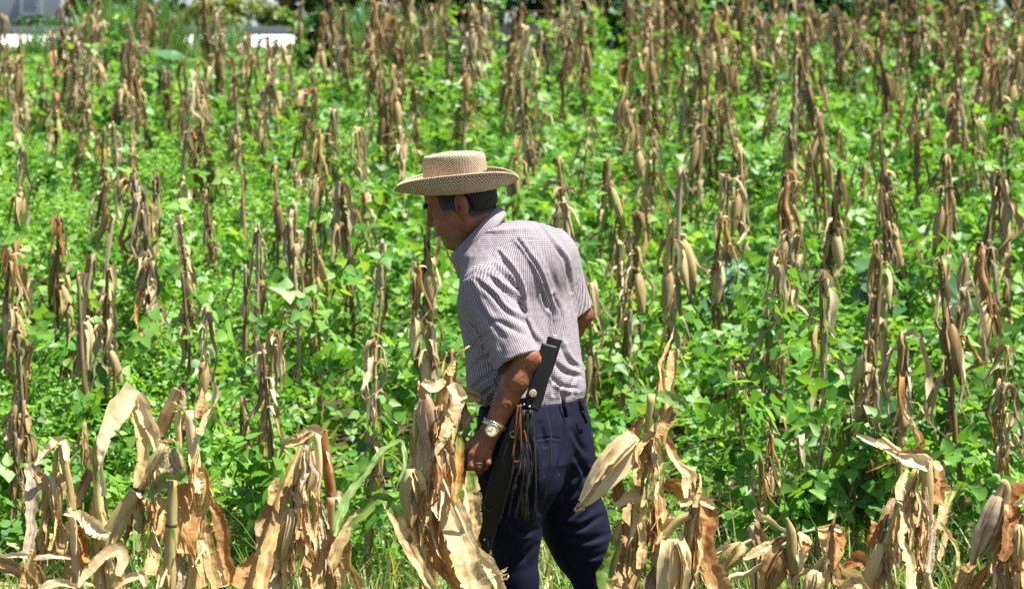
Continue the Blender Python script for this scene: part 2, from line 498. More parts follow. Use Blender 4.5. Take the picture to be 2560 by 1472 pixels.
# ------------------------------------------------------------------ leaf clouds
def leaf_template(kind='bean'):
    if kind == 'bean':
        ring = np.array([(0, 0, 0), (-.26, .06, .05), (-.41, .30, .07), (-.22, .68, .02), (0, 1.06, -.12), (.22, .68, .02), (.41, .30, .07), (.26, .06, .05)])
        mid = np.array([(0, .42, -.05)])
        V = np.vstack([ring, mid]); k = len(ring)
        T = np.array([(8, (i + 1) % k, i) for i in range(k)])
        return V, T
    if kind == 'needle':
        V = np.array([(0, 0, 0), (-.16, .5, .03), (0, 1, 0), (.16, .5, .03)])
        return V, np.array([(0, 2, 1), (0, 3, 2)])
LT, LF = leaf_template()

def scatter_leaves(geo, pos, size, up=None, tilt=.75, tint=None, rng=RNG, tpl=None, along=None, trio=False):
    """one small folded leaf at each position, facing roughly UP with a random tilt"""
    V0, T0 = (LT, LF) if tpl is None else tpl
    n = len(pos)
    up = np.tile([0., -.12, 1.], (n, 1)) if up is None else up
    nz = nrmz(nrmz(up) + rng.normal(0, tilt, (n, 3)) * [1, 1, .55])
    d = rng.normal(0, 1, (n, 3)) if along is None else along + rng.normal(0, .25, (n, 3))
    if along is None: d[:, 2] -= .6
    yx = nrmz(d - nz * (d * nz).sum(1, keepdims=True))
    if trio:
        k3 = np.arange(n) % 3; nn = n // 3 * 3
        lead = np.minimum(np.arange(n) // 3 * 3, n - 1)
        nz = nrmz(nz[lead] + rng.normal(0, .16, (n, 3))); y0 = yx[lead]; y0 = nrmz(y0 - nz * (y0 * nz).sum(1, keepdims=True)); x0 = np.cross(y0, nz)
        an = np.where(k3 == 0, 0, np.where(k3 == 1, 1.75, -1.75)) + rng.normal(0, .15, n)
        yx = y0 * np.cos(an)[:, None] + x0 * np.sin(an)[:, None]
        size = np.asarray(size)[lead]; pos = pos[lead] + yx * size[:, None] * .12
    xx = np.cross(yx, nz)
    s = np.asarray(size).reshape(-1, 1, 1)
    wf = rng.uniform(.85, 1.2, (n, 1, 1))
    bend = rng.uniform(-.6, 1.4, (n, 1, 1))
    V = pos[:, None] + s * (V0[None, :, :1] * wf * xx[:, None] + V0[None, :, 1:2] * yx[:, None] + V0[None, :, 2:3] * bend * nz[:, None])
    k = len(V0)
    T = (T0[None] + (np.arange(n) * k)[:, None, None]).reshape(-1, 3)
    tint = rng.uniform(0, 1, n) if tint is None else tint
    uv = np.tile(V0[:, :2] + .5, (n, 1))
    geo.add(V.reshape(-1, 3), None, T, uv=uv, a=np.repeat(tint, k))
    return V

def canopy_h(x, y):
    p = np.stack([x, y], -1)
    h = .35 + .16 * noise3(p, 1.6, 11) + .10 * noise3(p, 4.3, 12)
    h = h * np.clip((28.4 - y) / 8, .12, 1) * np.clip((y - 8.7) / 1.2, .28, 1)
    return np.maximum(h, .05)

# ------------------------------------------------------------------ dried maize stalks in the field
def stalk_variant(seed, kind):
    """parts of one withered maize plant, base at the origin: list of (part name, Geo, material key)"""
    r = np.random.default_rng(seed)
    out = []
    H = r.uniform(.95, 1.18)
    lean = r.normal(0, .05, 2)
    r0 = r.uniform(.009, .013)
    rot = lambda a: np.array([math.cos(a), math.sin(a), 0.])
    top = np.array([lean[0] * H, lean[1] * H, H])
    mid = top * .5 + np.append(r.normal(0, .015, 2), 0)
    mid[2] = H * .5
    nodes = np.cumsum(r.uniform(.13, .18, 7)); nodes = nodes[nodes < .97]
    stem_pts = [np.zeros(3), mid, top]
    at = lambda h: np.array([np.interp(h, [0, H / 2, H], [0, mid[0], top[0]]), np.interp(h, [0, H / 2, H], [0, mid[1], top[1]]), h])
    gs = tube(stem_pts, [r0, r0 * .9, r0 * .72], n=26, m=7, nodes=nodes, seed=seed)
    if kind in ('bent', 'bushy') or (kind == 'ear' and r.random() < .55):
        a = r.uniform(0, 6.28)
        dl = r.uniform(.10, .26)
        e = top + rot(a) * r.uniform(.02, .06) - [0, 0, dl]
        k1 = top + rot(a) * .010 + [0, 0, .001]
        gs.addg(tube([top - [0, 0, .004], k1, top + rot(a) * .019 - [0, 0, .03], e], [r0 * .8, r0 * 1.1, r0 * .9, r0 * .2], n=20, m=8, seed=seed + 1, crump=.007, flat=.45))
    out.append(('stalk', gs, r.choice(['old_brown', 'old_brown', 'old_tan', 'old_grey'])))
    ne = {'bare': 0, 'bent': int(r.random() < .4), 'ear': 1 + int(r.random() < .35), 'bushy': int(r.random() < .3), 'black': 0, 'pale': 0}[kind]
    for q in range(ne):
        h = H * r.uniform(.62, .92); a = r.uniform(0, 6.28)
        b = at(h) + rot(a) * .02
        L = r.uniform(.19, .25)
        out_ang = r.uniform(.08, .4)
        tip = b + rot(a) * L * math.sin(out_ang) - [0, 0, L * math.cos(out_ang)]
        ge = ear(b, tip, r.uniform(.018, .027), bow=r.uniform(-.008, .008), n=12, m=12, seed=seed * 7 + q)
        ge.addg(tube([at(h + .02), b + [0, 0, .015] + rot(a) * .01, b + (tip - b) * .05], [.007, .008, .009], n=6, m=6, seed=seed))
        out.append(('ear', ge, r.choice(['old_husk', 'old_tan', 'old_husk'])))
    nl = {'bare': 3, 'bent': 7, 'ear': 6, 'bushy': 10, 'black': 9, 'pale': 7}[kind]
    for q in range(nl):
        h = H * (r.uniform(.55, 1.0) if q else .98); a = r.uniform(0, 6.28)
        b = at(h)
        o = r.uniform(.008, .05) * (2.4 if r.random() < .3 else 1); L = r.uniform(.14, .40)
        ups = r.uniform(-.01, .03)
        p = [b, b + rot(a) * o * .6 + [0, 0, ups], b + rot(a) * o - [0, 0, L * .35], b + rot(a + r.normal(0, .4)) * o * r.uniform(.7, 1.8) - [0, 0, L * .7], b + rot(a + r.normal(0, .5)) * o * r.uniform(.5, 2.2) - [0, 0, L]]
        w = r.uniform(.022, .052)
        gl = blade(p, [w * .8, w, w * .85, w * .6, .004], [r.uniform(-.6, .6), r.uniform(-1.2, 1.2), r.uniform(-1.8, 1.8)], n=14, m=5, curl=r.uniform(.5, 2.3), ripple=.005, rag=.15, crump=.006, seed=seed * 13 + q, view=-rot(a))
        k = r.choice(['old_tan', 'old_grey', 'old_pale', 'old_brown', 'rust'], p=[.28, .24, .13, .31, .04])
        if kind == 'pale' and q < 3: k = 'old_pale'
        out.append(('leaf', gl, k))
    # torn scraps that stick out and curl
    gz_ = Geo()
    for q in range(4 if kind == 'bare' else 10):
        h = H * r.uniform(.35, 1.0); a = r.uniform(0, 6.28); L = r.uniform(.05, .17); b = at(h)
        e_ = rot(a) * L * r.uniform(.3, .9)
        p = [b, b + e_ * .5 + [0, 0, L * r.uniform(-.1, .45)], b + e_ + [0, 0, -L * r.uniform(0, .9)]]
        gz_.addg(blade(p, [.012, r.uniform(.012, .032), .003], [r.uniform(-1.2, 1.2), r.uniform(-1.5, 1.5)], n=8, m=4, curl=r.uniform(.4, 1.6), rag=.2, crump=.006, seed=seed * 23 + q, view=-rot(a)))
    out.append(('torn_scraps', gz_, r.choice(['old_tan', 'old_brown', 'old_pale'])))
    # a second thinner shoot from the same hill
    if kind in ('bushy', 'ear', 'bent') and r.random() < .5:
        a = r.uniform(0, 6.28); o2 = rot(a) * r.uniform(.03, .09); h2 = H * r.uniform(.55, .9)
        t2 = o2 * r.uniform(1, 2.4) + [0, 0, h2]
        g2 = tube([o2, (o2 + t2) / 2 + r.normal(0, .01, 3), t2], [r0 * .8, r0 * .75, r0 * .6], n=16, m=6, nodes=(.3, .55, .8), seed=seed + 3)
        for q in range(4):
            b = o2 + (t2 - o2) * r.uniform(.55, 1); aa = r.uniform(0, 6.28); L = r.uniform(.12, .32); w = r.uniform(.02, .045)
            g2.addg(blade([b, b + rot(aa) * .02 + [0, 0, .005], b + rot(aa) * .035 - [0, 0, L * .5], b + rot(aa + .6) * r.uniform(.02, .07) - [0, 0, L]], [w * .7, w, w * .7, .004], [r.uniform(-1, 1), r.uniform(-1.5, 1.5)], n=12, m=5, curl=r.uniform(.6, 2), rag=.15, crump=.006, seed=seed * 29 + q, view=-rot(aa)))
        out.append(('side_shoot', g2, r.choice(['old_brown', 'old_tan', 'old_grey'])))
    # frayed leaf sheaths hugging the stem
    for q in range(2 if kind == 'bare' else 4):
        h0 = H * r.uniform(.1, .8); L = r.uniform(.10, .2)
        p = [at(h0), at(min(h0 + L * .6, H)), at(min(h0 + L, H)) + rot(r.uniform(0, 6.28)) * .012]
        gl = blade(p, [.03, .036, .02], r.uniform(-1.5, 1.5), n=8, m=6, curl=1.7, rag=.12, crump=.003, seed=seed * 17 + q)
        gs.addg(gl)
    if kind == 'black':
        out = [(n, g_, 'black') for n, g_, k_ in out]
    return out

KINDS = {'bent': 5, 'ear': 6, 'bushy': 4, 'bare': 3, 'pale': 3, 'black': 1}
KTEXT = {
    'bent': 'snapped over maize stalk',
    'ear': 'maize stalk with hanging husked ears',
    'bushy': 'leafy brown maize stalk',
    'bare': 'bare thin maize cane',
    'pale': 'maize stalk with bleached leaves',
    'black': 'blackened maize stalk'}
PROTO = {}
for ki, (k, nv) in enumerate(KINDS.items()):
    for v in range(nv):
        parts = stalk_variant(100 + ki * 20 + v, k)
        PROTO[(k, v)] = [(n_, g_.mesh(n_, M[mk]), mk) for n_, g_, mk in parts]

STALKS = []           # (x, y, height, kind)
def put_stalk(x, y, k, rz, sc, label, group, tilt=(0, 0)):
    v = int(RNG.integers(KINDS[k]))
    root = empty('maize_stalk', (x, y, float(gfar(y))), label, 'maize stalk', group)
    root.rotation_euler = (tilt[0], tilt[1], rz)
    root.scale = (sc * 1.05, sc * 1.05, sc)
    for n_, me, mk in PROTO[(k, v)]:
        o_ = obj(n_, me, root)
        if n_ == 'torn_scraps': o_['kind'] = 'stuff'
    STALKS.append((x, y, sc * 1.1, k))
    return root

# stalks that can be told apart in the photograph: (pixel x, pixel of the top, kind, height)
HAND = [
 (65, 505, 'bent', 1.1), (62, 606, 'ear', 1.0), (72, 830, 'ear', .95), (150, 525, 'ear', 1.1), (158, 640, 'ear', 1.0), (208, 540, 'ear', 1.05), (232, 640, 'bare', 1.1),
 (285, 672, 'ear', 1.0), (335, 640, 'pale', .95), (440, 485, 'bent', 1.1), (505, 640, 'bare', 1.05), (365, 400, 'bushy', 1.1), (388, 420, 'bushy', 1.1), (405, 560, 'bushy', 1.05), (525, 520, 'pale', 1.05),
 (584, 640, 'bare', .95), (637, 585, 'bent', 1.0), (720, 520, 'pale', 1.05), (740, 522, 'bare', 1.1), (808, 560, 'ear', 1.0), (893, 445, 'bushy', 1.15), (915, 690, 'bare', .9), (920, 845, 'ear', .95),
 (645, 840, 'bent', .95), (722, 855, 'pale', .95), (472, 790, 'bent', .9), (1062, 500, 'bushy', 1.15), (1058, 655, 'bushy', .95), (1098, 805, 'bushy', .9), (958, 310, 'ear', 1.15), (640, 960, 'bushy', .75), (905, 1050, 'bent', .72), (215, 1020, 'bent', .72), (40, 1040, 'bushy', .72), (20, 620, 'bushy', 1.0), (15, 800, 'bent', .9),
 (1465, 400, 'ear', 1.15), (1500, 400, 'ear', 1.1), (1478, 515, 'bent', 1.05), (1560, 520, 'pale', 1.05), (1630, 540, 'ear', 1.05), (1660, 560, 'bent', 1.05), (1705, 425, 'ear', 1.2), (1780, 530, 'bushy', 1.0), (1815, 430, 'ear', 1.1), (1870, 380, 'ear', 1.1), (1930, 480, 'pale', 1.15), (1990, 440, 'bushy', 1.15), (2045, 420, 'bushy', 1.15), (1500, 700, 'ear', .9), (1545, 690, 'bushy', .9),
 (1925, 640, 'bent', 1.1), (2055, 665, 'pale', 1.1), (2120, 650, 'ear', 1.1), (2190, 590, 'ear', .95), (2240, 775, 'bushy', 1.15), (2340, 650, 'pale', 1.1), (2420, 660, 'bent', 1.15), (2545, 600, 'bushy', 1.1), (2460, 560, 'bushy', 1.1), (2250, 480, 'ear', 1.1), (2300, 440, 'bushy', 1.1), (2380, 400, 'ear', 1.15), (2530, 420, 'bushy', 1.2), (2135, 860, 'bent', .9), (2165, 960, 'bushy', .9), (2350, 860, 'bare', .8), (1855, 910, 'bent', .75), (1940, 830, 'bent', .75), (1960, 1130, 'bushy', .62), (2010, 1160, 'ear', .6), (2130, 1090, 'bushy', .7), (1905, 1110, 'bushy', .62), (2050, 1130, 'bare', .66), (2540, 860, 'bushy', .9), (2500, 880, 'bent', .9),
 (75, 95, 'ear', 1.15), (165, 25, 'bushy', 1.2), (188, 22, 'bushy', 1.2), (208, 30, 'bent', 1.2), (228, 12, 'bare', 1.2), (30, 10, 'bent', 1.1), (115, 135, 'bushy', 1.0), (132, 215, 'ear', 1.0), (150, 115, 'bushy', 1.1), (282, 105, 'ear', 1.1), (347, 90, 'bare', 1.15), (482, 142, 'bushy', 1.1), (532, 160, 'ear', 1.0), (565, 30, 'pale', 1.15), (605, 90, 'bent', 1.0), (637, 78, 'bent', 1.15), (592, 215, 'ear', 1.0), (712, 115, 'bent', 1.0), (735, 5, 'ear', .95), (838, 5, 'ear', 1.1), (865, 12, 'bushy', 1.2), (930, 0, 'bushy', 1.2), (950, 5, 'bushy', 1.2), (772, 210, 'ear', 1.0), (848, 268, 'ear', 1.0), (548, 268, 'bushy', 1.1), (432, 332, 'ear', 1.0), (300, 300, 'bushy', 1.05), (322, 322, 'bent', 1.0), (360, 238, 'bent', 1.0), (245, 262, 'bushy', 1.0), (160, 190, 'bushy', 1.1), (190, 385, 'bushy', 1.0), (10, 385, 'bent', 1.0), (492, 315, 'ear', 1.0), (545, 445, 'bushy', .9), (620, 400, 'bare', .9), (705, 420, 'bent', .95), (940, 170, 'bushy', 1.05), (1010, 170, 'bent', 1.1),
 (1385, 95, 'black', .85), (1050, 15, 'bent', 1.1), (1095, 15, 'bushy', 1.2), (1168, 20, 'bushy', 1.2), (1200, 5, 'pale', 1.2), (1270, 60, 'ear', 1.2), (1330, 20, 'bushy', 1.25), (1460, 10, 'bushy', 1.25), (1590, 60, 'ear', 1.3), (1520, 150, 'ear', 1.1), (1610, 100, 'bent', 1.2), (1700, 130, 'ear', 1.1), (1805, 20, 'bushy', 1.25), (1830, 10, 'bushy', 1.25), (1880, 70, 'ear', 1.1), (1985, 90, 'ear', 1.15), (2060, 95, 'bushy', 1.2), (2230, 70, 'bushy', 1.2), (2190, 100, 'ear', 1.1), (2120, 10, 'bushy', 1.2), (2320, 30, 'bushy', 1.2), (2400, 190, 'bushy', 1.2), (2500, 60, 'bushy', 1.25), (2530, 140, 'bushy', 1.25), (1788, 90, 'ear', 1.0), (1735, 260, 'ear', 1.1), (1640, 280, 'bent', 1.1), (1560, 300, 'bushy', 1.1), (1270, 330, 'ear', 1.0), (1325, 280, 'bent', 1.0), (1420, 300, 'bent', .9), (2240, 310, 'bushy', 1.2), (2070, 280, 'ear', 1.15), (1965, 270, 'bushy', 1.15),
]
def where(px, py):
    v = 'far rows' if py < 160 else ('upper rows' if py < 400 else ('middle rows' if py < 640 else 'nearest bean rows'))
    h = ('at left edge' if px < 260 else 'left of hat' if px < 980 else 'above hat' if px < 1300 else 'right of man' if px < 1700 else 'far right of man' if px < 2200 else 'at right edge')
    return v, h
INFO = []
used_xy = []
def add_stalk(px, py, k, H, rz):
    H *= .92
    d = (2.768 - H) / (SLOPE - (450 - py) / F)
    d = min(max(d, 9.3), 27.0)
    x = (px - 1280) / F * d
    used_xy.append((x, d))
    INFO.append((put_stalk(x, d, k, rz, H / 1.12, None, None, tuple(RNG.normal(0, .06, 2))), px, py, k))
for px, py, k, H in HAND:
    add_stalk(px, py, k, H, RNG.uniform(0, 6.28))
# fill the rows between with more of the same crop, denser up the slope and to the right
tries = 0
NMAX = 298
kk = ['bent', 'ear', 'bushy', 'bare', 'pale']
while len(STALKS) < NMAX and tries < 20000:
    tries += 1
    d = RNG.uniform(11, 25.5)
    px = RNG.uniform(-60, 2620)
    H = RNG.uniform(.70, 1.08)
    x = (px - 1280) / F * d
    py = 450 - (float(ground(d)) + H - CZ) * F / d
    dens = np.clip((d - 10) / 12, .05, 1) * (1.0 if px > 930 else .55)
    if d < 12.5: dens *= .15
    if d < 16: dens *= .75
    if 1150 < px < 2000 and py > 560: dens *= .25
    if px < 930 and d > 22.5: dens *= .12
    if 900 < px < 1480 and d < 17: dens *= .35
    if RNG.random() > dens: continue
    if used_xy and min((x - a) ** 2 + (d - b) ** 2 for a, b in used_xy) < .22 ** 2: continue
    used_xy.append((x, d))
    k = str(RNG.choice(kk, p=[.24, .27, .33, .06, .10]))
    INFO.append((put_stalk(x, d, k, RNG.uniform(0, 6.28), H / 1.12, None, None, tuple(RNG.normal(0, .09, 2) * (2.2 if RNG.random() < .12 else 1))), px, py, k))

# every stalk its own words: kind, rows, and its order from the left among its like
ORD = ['leftmost', 'second from left', 'third from left', 'fourth from left', 'fifth from left', 'sixth from left', 'seventh from left', 'eighth from left', 'ninth from left', 'tenth from left']
bins = {}
for it in INFO: bins.setdefault((it[3],) + where(it[1], it[2]), []).append(it)
for (k, v, h), its in bins.items():
    its.sort(key=lambda q: q[1])
    for i, (o, px, py, _) in enumerate(its):
        lab = KTEXT[k] + ' in ' + v + ' ' + h
        if len(its) > 1: lab = (ORD[i] if i < len(its) - 1 or len(its) > 10 and i < 10 else 'rightmost') + ' ' + lab if i < 10 else 'crowded ' + KTEXT[k] + ' in ' + v + ' ' + h
        tag(o, 'dry ' + lab if len(its) == 1 else lab, 'maize stalk', 'dried maize stalks in the bean field')

# further stalks past the first three hundred and beyond the sides of the picture: one mass
PG = {k: [[(n_, g_, mk) for n_, g_, mk in stalk_variant(500 + 7 * v + 31 * i, k)] for v in range(2)] for i, k in enumerate(['bent', 'bushy', 'ear'])}
mass = {}
cnt = 0
extra = []
while cnt < 190:
    d = RNG.uniform(15.5, 27.0)
    edge = RNG.random() < .25
    px = RNG.choice([RNG.uniform(-520, -40), RNG.uniform(2600, 3080)]) if edge else RNG.uniform(-40, 2600)
    if not edge and px < 930 and (d > 22.5 or RNG.random() < .35): continue
    if not edge and d < 19 and RNG.random() < .6: continue
    x = (px - 1280) / F * d; H = RNG.uniform(.75, 1.1)
    cnt += 1
    extra.append((x, d, H))
    k = str(RNG.choice(list(PG)))
    a = RNG.uniform(0, 6.28); ca, sa = math.cos(a), math.sin(a)
    Rm = np.array([[ca, -sa, 0], [sa, ca, 0], [0, 0, 1]]) * (H / 1.12)
    for n_, g_, mk in PG[k][int(RNG.integers(2))]:
        mass.setdefault('old_tan' if mk in ('old_tan', 'rust', 'old_husk', 'old_pale') else 'old_brown', Geo()).addg(g_, lambda v: v @ Rm.T + [x, d, float(ground(d))])
first = None
mroot = empty('maize_rows', (0, 22, float(ground(22))), 'mass of dry brown maize stalks crowding the top rows of the field', 'maize rows')
mroot['kind'] = 'stuff'
for mk, g_ in mass.items():
    o = obj('stalks' if mk == 'old_brown' else 'leaves', g_.mesh('maize_mass', M[mk], base=mroot.location), mroot)
    o['kind'] = 'stuff'

# ------------------------------------------------------------------ the bean crop
def bean_crop():
    r = np.random.default_rng(21)
    N = 180000
    # even in area, a little denser near the camera where leaves show large
    d = np.sqrt(r.uniform(8.9 ** 2, 28.2 ** 2, N))
    half = d * .186 + .9
    x = r.uniform(-1, 1, N) * half
    h = canopy_h(x, d)
    gap = noise3(np.stack([x, d], -1), 1.1, 31) + .5 * noise3(np.stack([x, d], -1), 3.1, 32)
    keep = (gap > -.62) | (r.random(N) < .25)
    keep &= (d > 9.7) | (r.random(N) < .35)
    x, d, h = x[keep], d[keep], h[keep]
    n = len(x)
    z = gfar(d) + h * (1 - .8 * r.random(n) ** 2.2)
    size = r.uniform(.038, .068, n) * (1 + .25 * noise3(np.stack([x, d], -1), .9, 5))
    size = size * np.clip(.70 + (d - 9.5) * .06, .70, .95)
    e = .05
    gx = (canopy_h(x + e, d) - canopy_h(x - e, d)) / (2 * e); gy = (canopy_h(x, d + e) - canopy_h(x, d - e)) / (2 * e)
    up = np.stack([-gx * 1.2, -gy * 1.2 - .15, np.ones(n)], 1)
    tint = np.clip(.5 + .28 * r.normal(0, 1, n) + .25 * noise3(np.stack([x, d], -1), .8, 8), 0, 1)
    pos = np.stack([x, d, z], 1)
    # vines that climb the maize
    cl, cs, cu = [], [], []
    for (sx, sy, H, k) in STALKS + [(a, b, c, 'x') for a, b, c in extra]:
        m_ = int(r.integers(8, 34)) * 3 if k != 'x' else int(r.integers(4, 12)) * 3
        if k == 'black': m_ = 6
        hh = r.uniform(.2, .3) + (H * r.uniform(.45, .98) - .25) * r.random(m_) ** 1.25
        a = r.uniform(0, 6.28, m_); rr = r.uniform(.03, .13, m_)
        cl.append(np.stack([sx + rr * np.cos(a), sy + rr * np.sin(a), gfar(sy) + hh], 1))
        cs.append(r.uniform(.04, .068, m_)); cu.append(np.stack([.7 * np.cos(a), .7 * np.sin(a) - .1, np.full(m_, .8)], 1))
    cl = np.vstack(cl); pos = np.vstack([pos, cl]); size = np.concatenate([size, np.concatenate(cs)]); up = np.vstack([up, np.vstack(cu)])
    tint = np.concatenate([tint, np.clip(.55 + .25 * r.normal(0, 1, len(cl)), 0, 1)])
    # the leaves that show largest become parts of their own
    sc = size / pos[:, 1] * (np.abs(pos[:, 0]) < pos[:, 1] * .186) * (pos[:, 1] > 9.6) * np.where(pos[:, 2] - gfar(pos[:, 1]) > .8 * canopy_h(pos[:, 0], pos[:, 1]), 1, 0)
    big = r.permutation(np.argsort(-sc)[:2600])[:300]
    rest = np.ones(len(pos), bool); rest[big] = False
    root = empty('bean_crop', (0, 16, float(gfar(16))), 'bright green climbing bean plants covering the whole sloping field', 'bean plants')
    root['kind'] = 'stuff'
    base = np.array(root.location)
    g = Geo(); rest = np.where(rest)[0]; rest = rest[:len(rest) // 3 * 3]; scatter_leaves(g, pos[rest], size[rest], up[rest], .6, np.clip(tint[rest // 3 * 3] * .75 + tint[rest] * .25, 0, 1), r, trio=True)
    o = obj('foliage', g.mesh('bean_foliage', M['bean'], base=base), root); o['kind'] = 'stuff'
    tm = []
    for q in range(8):
        g = Geo(); g.add(LT * [1, 1, q * .3 - .6], None, LF, uv=LT[:, :2] + .5, a=.2 + .085 * q)
        tm.append(g.mesh('bean_leaf', M['bean']))
    for i in big:
        nz = Vector(nrmz(nrmz(up[i]) + r.normal(0, .55, 3) * [1, 1, .5]))
        d_ = Vector(r.normal(0, 1, 3) + [0, 0, -.6])
        yx = (d_ - nz * d_.dot(nz)).normalized(); xx = yx.cross(nz)
        mt = Matrix((xx, yx, nz)).transposed().to_4x4() @ Matrix.Scale(float(size[i]) * 1.02, 4)
        mt.translation = Vector(pos[i] - base)
        o = bpy.data.objects.new('leaf', tm[int(r.integers(8))]); COL.objects.link(o); o.parent = root; o.matrix_local = mt
    # tendrils and vine stems
    g = Geo()
    for q in range(130):
        y = r.uniform(10, 24); xx_ = r.uniform(-1, 1) * y * .19
        b = np.array([xx_, y, float(gfar(y)) + float(canopy_h(np.array(xx_), np.array(y))) * .8])
        a = r.uniform(0, 6.28); L = r.uniform(.12, .4)
        p = [b, b + [L * .3 * math.cos(a), L * .2 * math.sin(a), L * .35], b + [L * .7 * math.cos(a), L * .4 * math.sin(a), L * r.uniform(.1, .5)], b + [L * math.cos(a + .5), L * .4 * math.sin(a), L * r.uniform(-.2, .3)]]
        g.addg(tube(p, [.0022, .002, .0014], n=10, m=4, cap=False, tint=r.random()))
    o = obj('tendrils', g.mesh('bean_tendrils', M['tendril'], base=base), root); o['kind'] = 'stuff'
bean_crop()

def weeds():
    r = np.random.default_rng(91)
    N = 150000
    d = np.sqrt(r.uniform(9.3 ** 2, 18 ** 2, N)); x = r.uniform(-1, 1, N) * (d * .186 + .6)
    pat = noise3(np.stack([x, d], -1), .55, 61) + .35 * noise3(np.stack([x, d], -1), 2.4, 62)
    px = 1280 + x / d * F
    pat = pat + .45 * np.exp(-((px - 1720) / 330) ** 2 - ((d - 11.6) / 1.6) ** 2) + .4 * np.exp(-((px - 860) / 260) ** 2 - ((d - 11.2) / 1.3) ** 2) + .6 * np.clip((10.8 - d) / .8, 0, 1)
    k = pat > .22
    x, d = x[k], d[k]; n = len(x) // 3 * 3; x, d = x[:n], d[:n]
    h = canopy_h(x, d) * 1.05 + .06 * noise3(np.stack([x, d], -1), 6, 63)
    z = gfar(d) + h * (1 - .45 * r.random(n) ** 2) + .02
    g = Geo(); scatter_leaves(g, np.stack([x, d, z], 1), r.uniform(.020, .036, n), None, .75, np.clip(.62 + .22 * r.normal(0, 1, n), 0, 1), r)
    tag(obj('weeds', g.mesh('weeds', M['bean'])), 'fine small leaved weeds growing up through the beans behind the man', 'weeds', kind='stuff')
weeds()

# grass, dead stems and straw litter at the foot of the near row
def grass_patch():
    r = np.random.default_rng(5)
    n = 17000
    d = r.uniform(6.3, 10.2, n); x = r.uniform(-1, 1, n) * (d * .19 + .4)
    g = Geo()
    keep = r.random(n) < np.clip((10.4 - d) / 1.2, 0, 1)
    x, d = x[keep], d[keep]; n = len(x)
    L = r.uniform(.08, .30, n) * np.where(r.random(n) < .15, 1.6, 1)
    a = r.uniform(0, 6.28, n); ln = r.uniform(.1, .9, n)
    t = np.linspace(0, 1, 5)
    w = r.uniform(.002, .0045, n)
    b = np.stack([x, d, gfar(d)], 1)
    dirv = np.stack([np.cos(a), np.sin(a), np.zeros(n)], 1)
    C = b[:, None] + L[:, None, None] * (t[None, :, None] * [0, 0, 1] * (1 - .35 * ln[:, None, None] * t[None, :, None]) + (ln[:, None] * t[None] ** 2)[..., None] * dirv[:, None])
    S = np.cross(dirv, [0, 0, 1])
    ww = w[:, None] * np.array([1, 1, .85, .6, .1])[None]
    V = np.stack([C - S[:, None] * ww[..., None], C + S[:, None] * ww[..., None]], 2)     # n,5,2,3
    q = np.array([(2 * i, 2 * i + 1, 2 * i + 3, 2 * i + 2) for i in range(4)])
    Q = (q[None] + (np.arange(n) * 10)[:, None, None]).reshape(-1, 4)
    tint = np.where(r.random(n) < .38, r.uniform(.85, 1, n), r.uniform(0, .75, n))
    g.add(V.reshape(-1, 3), Q, a=np.repeat(tint, 10))
    tag(obj('grass', g.mesh('grass', M['grass'])), 'thin green and straw coloured grass between the near maize and the beans', 'grass', kind='stuff')
    g = Geo()
    for q in range(260):
        y = r.uniform(7.0, 10.4); x = r.uniform(-1, 1) * y * .2
        b = np.array([x, y, float(gfar(y)) + r.uniform(.01, .07)]); a = r.uniform(0, 6.28); L = r.uniform(.08, .3)
        p = [b, b + [L * .5 * math.cos(a), L * .5 * math.sin(a), r.uniform(0, .05)], b + [L * math.cos(a + .3), L * math.sin(a + .3), 0]]
        g.addg(blade(p, [.02, .03, .004], r.uniform(-1, 1), n=7, m=4, curl=1., crump=.006, seed=q, view=(0, 0, 1)))
    tag(obj('leaf_litter', g.mesh('leaf_litter', M['pale'])), 'dead bleached maize leaves lying on the ground under the near row', 'leaf litter', kind='stuff')
grass_patch()
# ------------------------------------------------------------------ the man: signed-distance sculpting + surface nets
def rcone(a, b, r1, r2, k=.01, op='u', sc=(1, 1, 1)):
    a, b = np.asarray(a, float), np.asarray(b, float)
    ab = b - a; L2 = ab @ ab + 1e-12
    def f(p):
        t = np.clip((p - a) @ ab / L2, 0, 1)
        return np.linalg.norm(p - a - t[:, None] * ab, axis=1) - (r1 + (r2 - r1) * t)
    return (f, (a + b) / 2, math.sqrt(L2) / 2 + max(r1, r2), k, op)

def ellip(c, r, axes=None, k=.01, op='u'):
    c = np.asarray(c, float); r = np.asarray(r, float)
    A = np.eye(3) if axes is None else np.asarray(axes, float)     # rows = axes
    def f(p):
        q = (p - c) @ A.T
        k0 = np.linalg.norm(q / r, axis=1); k1 = np.linalg.norm(q / (r * r), axis=1)
        return np.where(k0 > 1e-6, k0 * (k0 - 1) / np.maximum(k1, 1e-9), -r.min())
    return (f, c, r.max(), k, op)

def plane_cut(c, n, k=.002, bound=None):
    """keep the side that -n points to"""
    c = np.asarray(c, float); n = nrmz(n)
    return (lambda p: (p - c) @ n, c, 99., k, 'i')

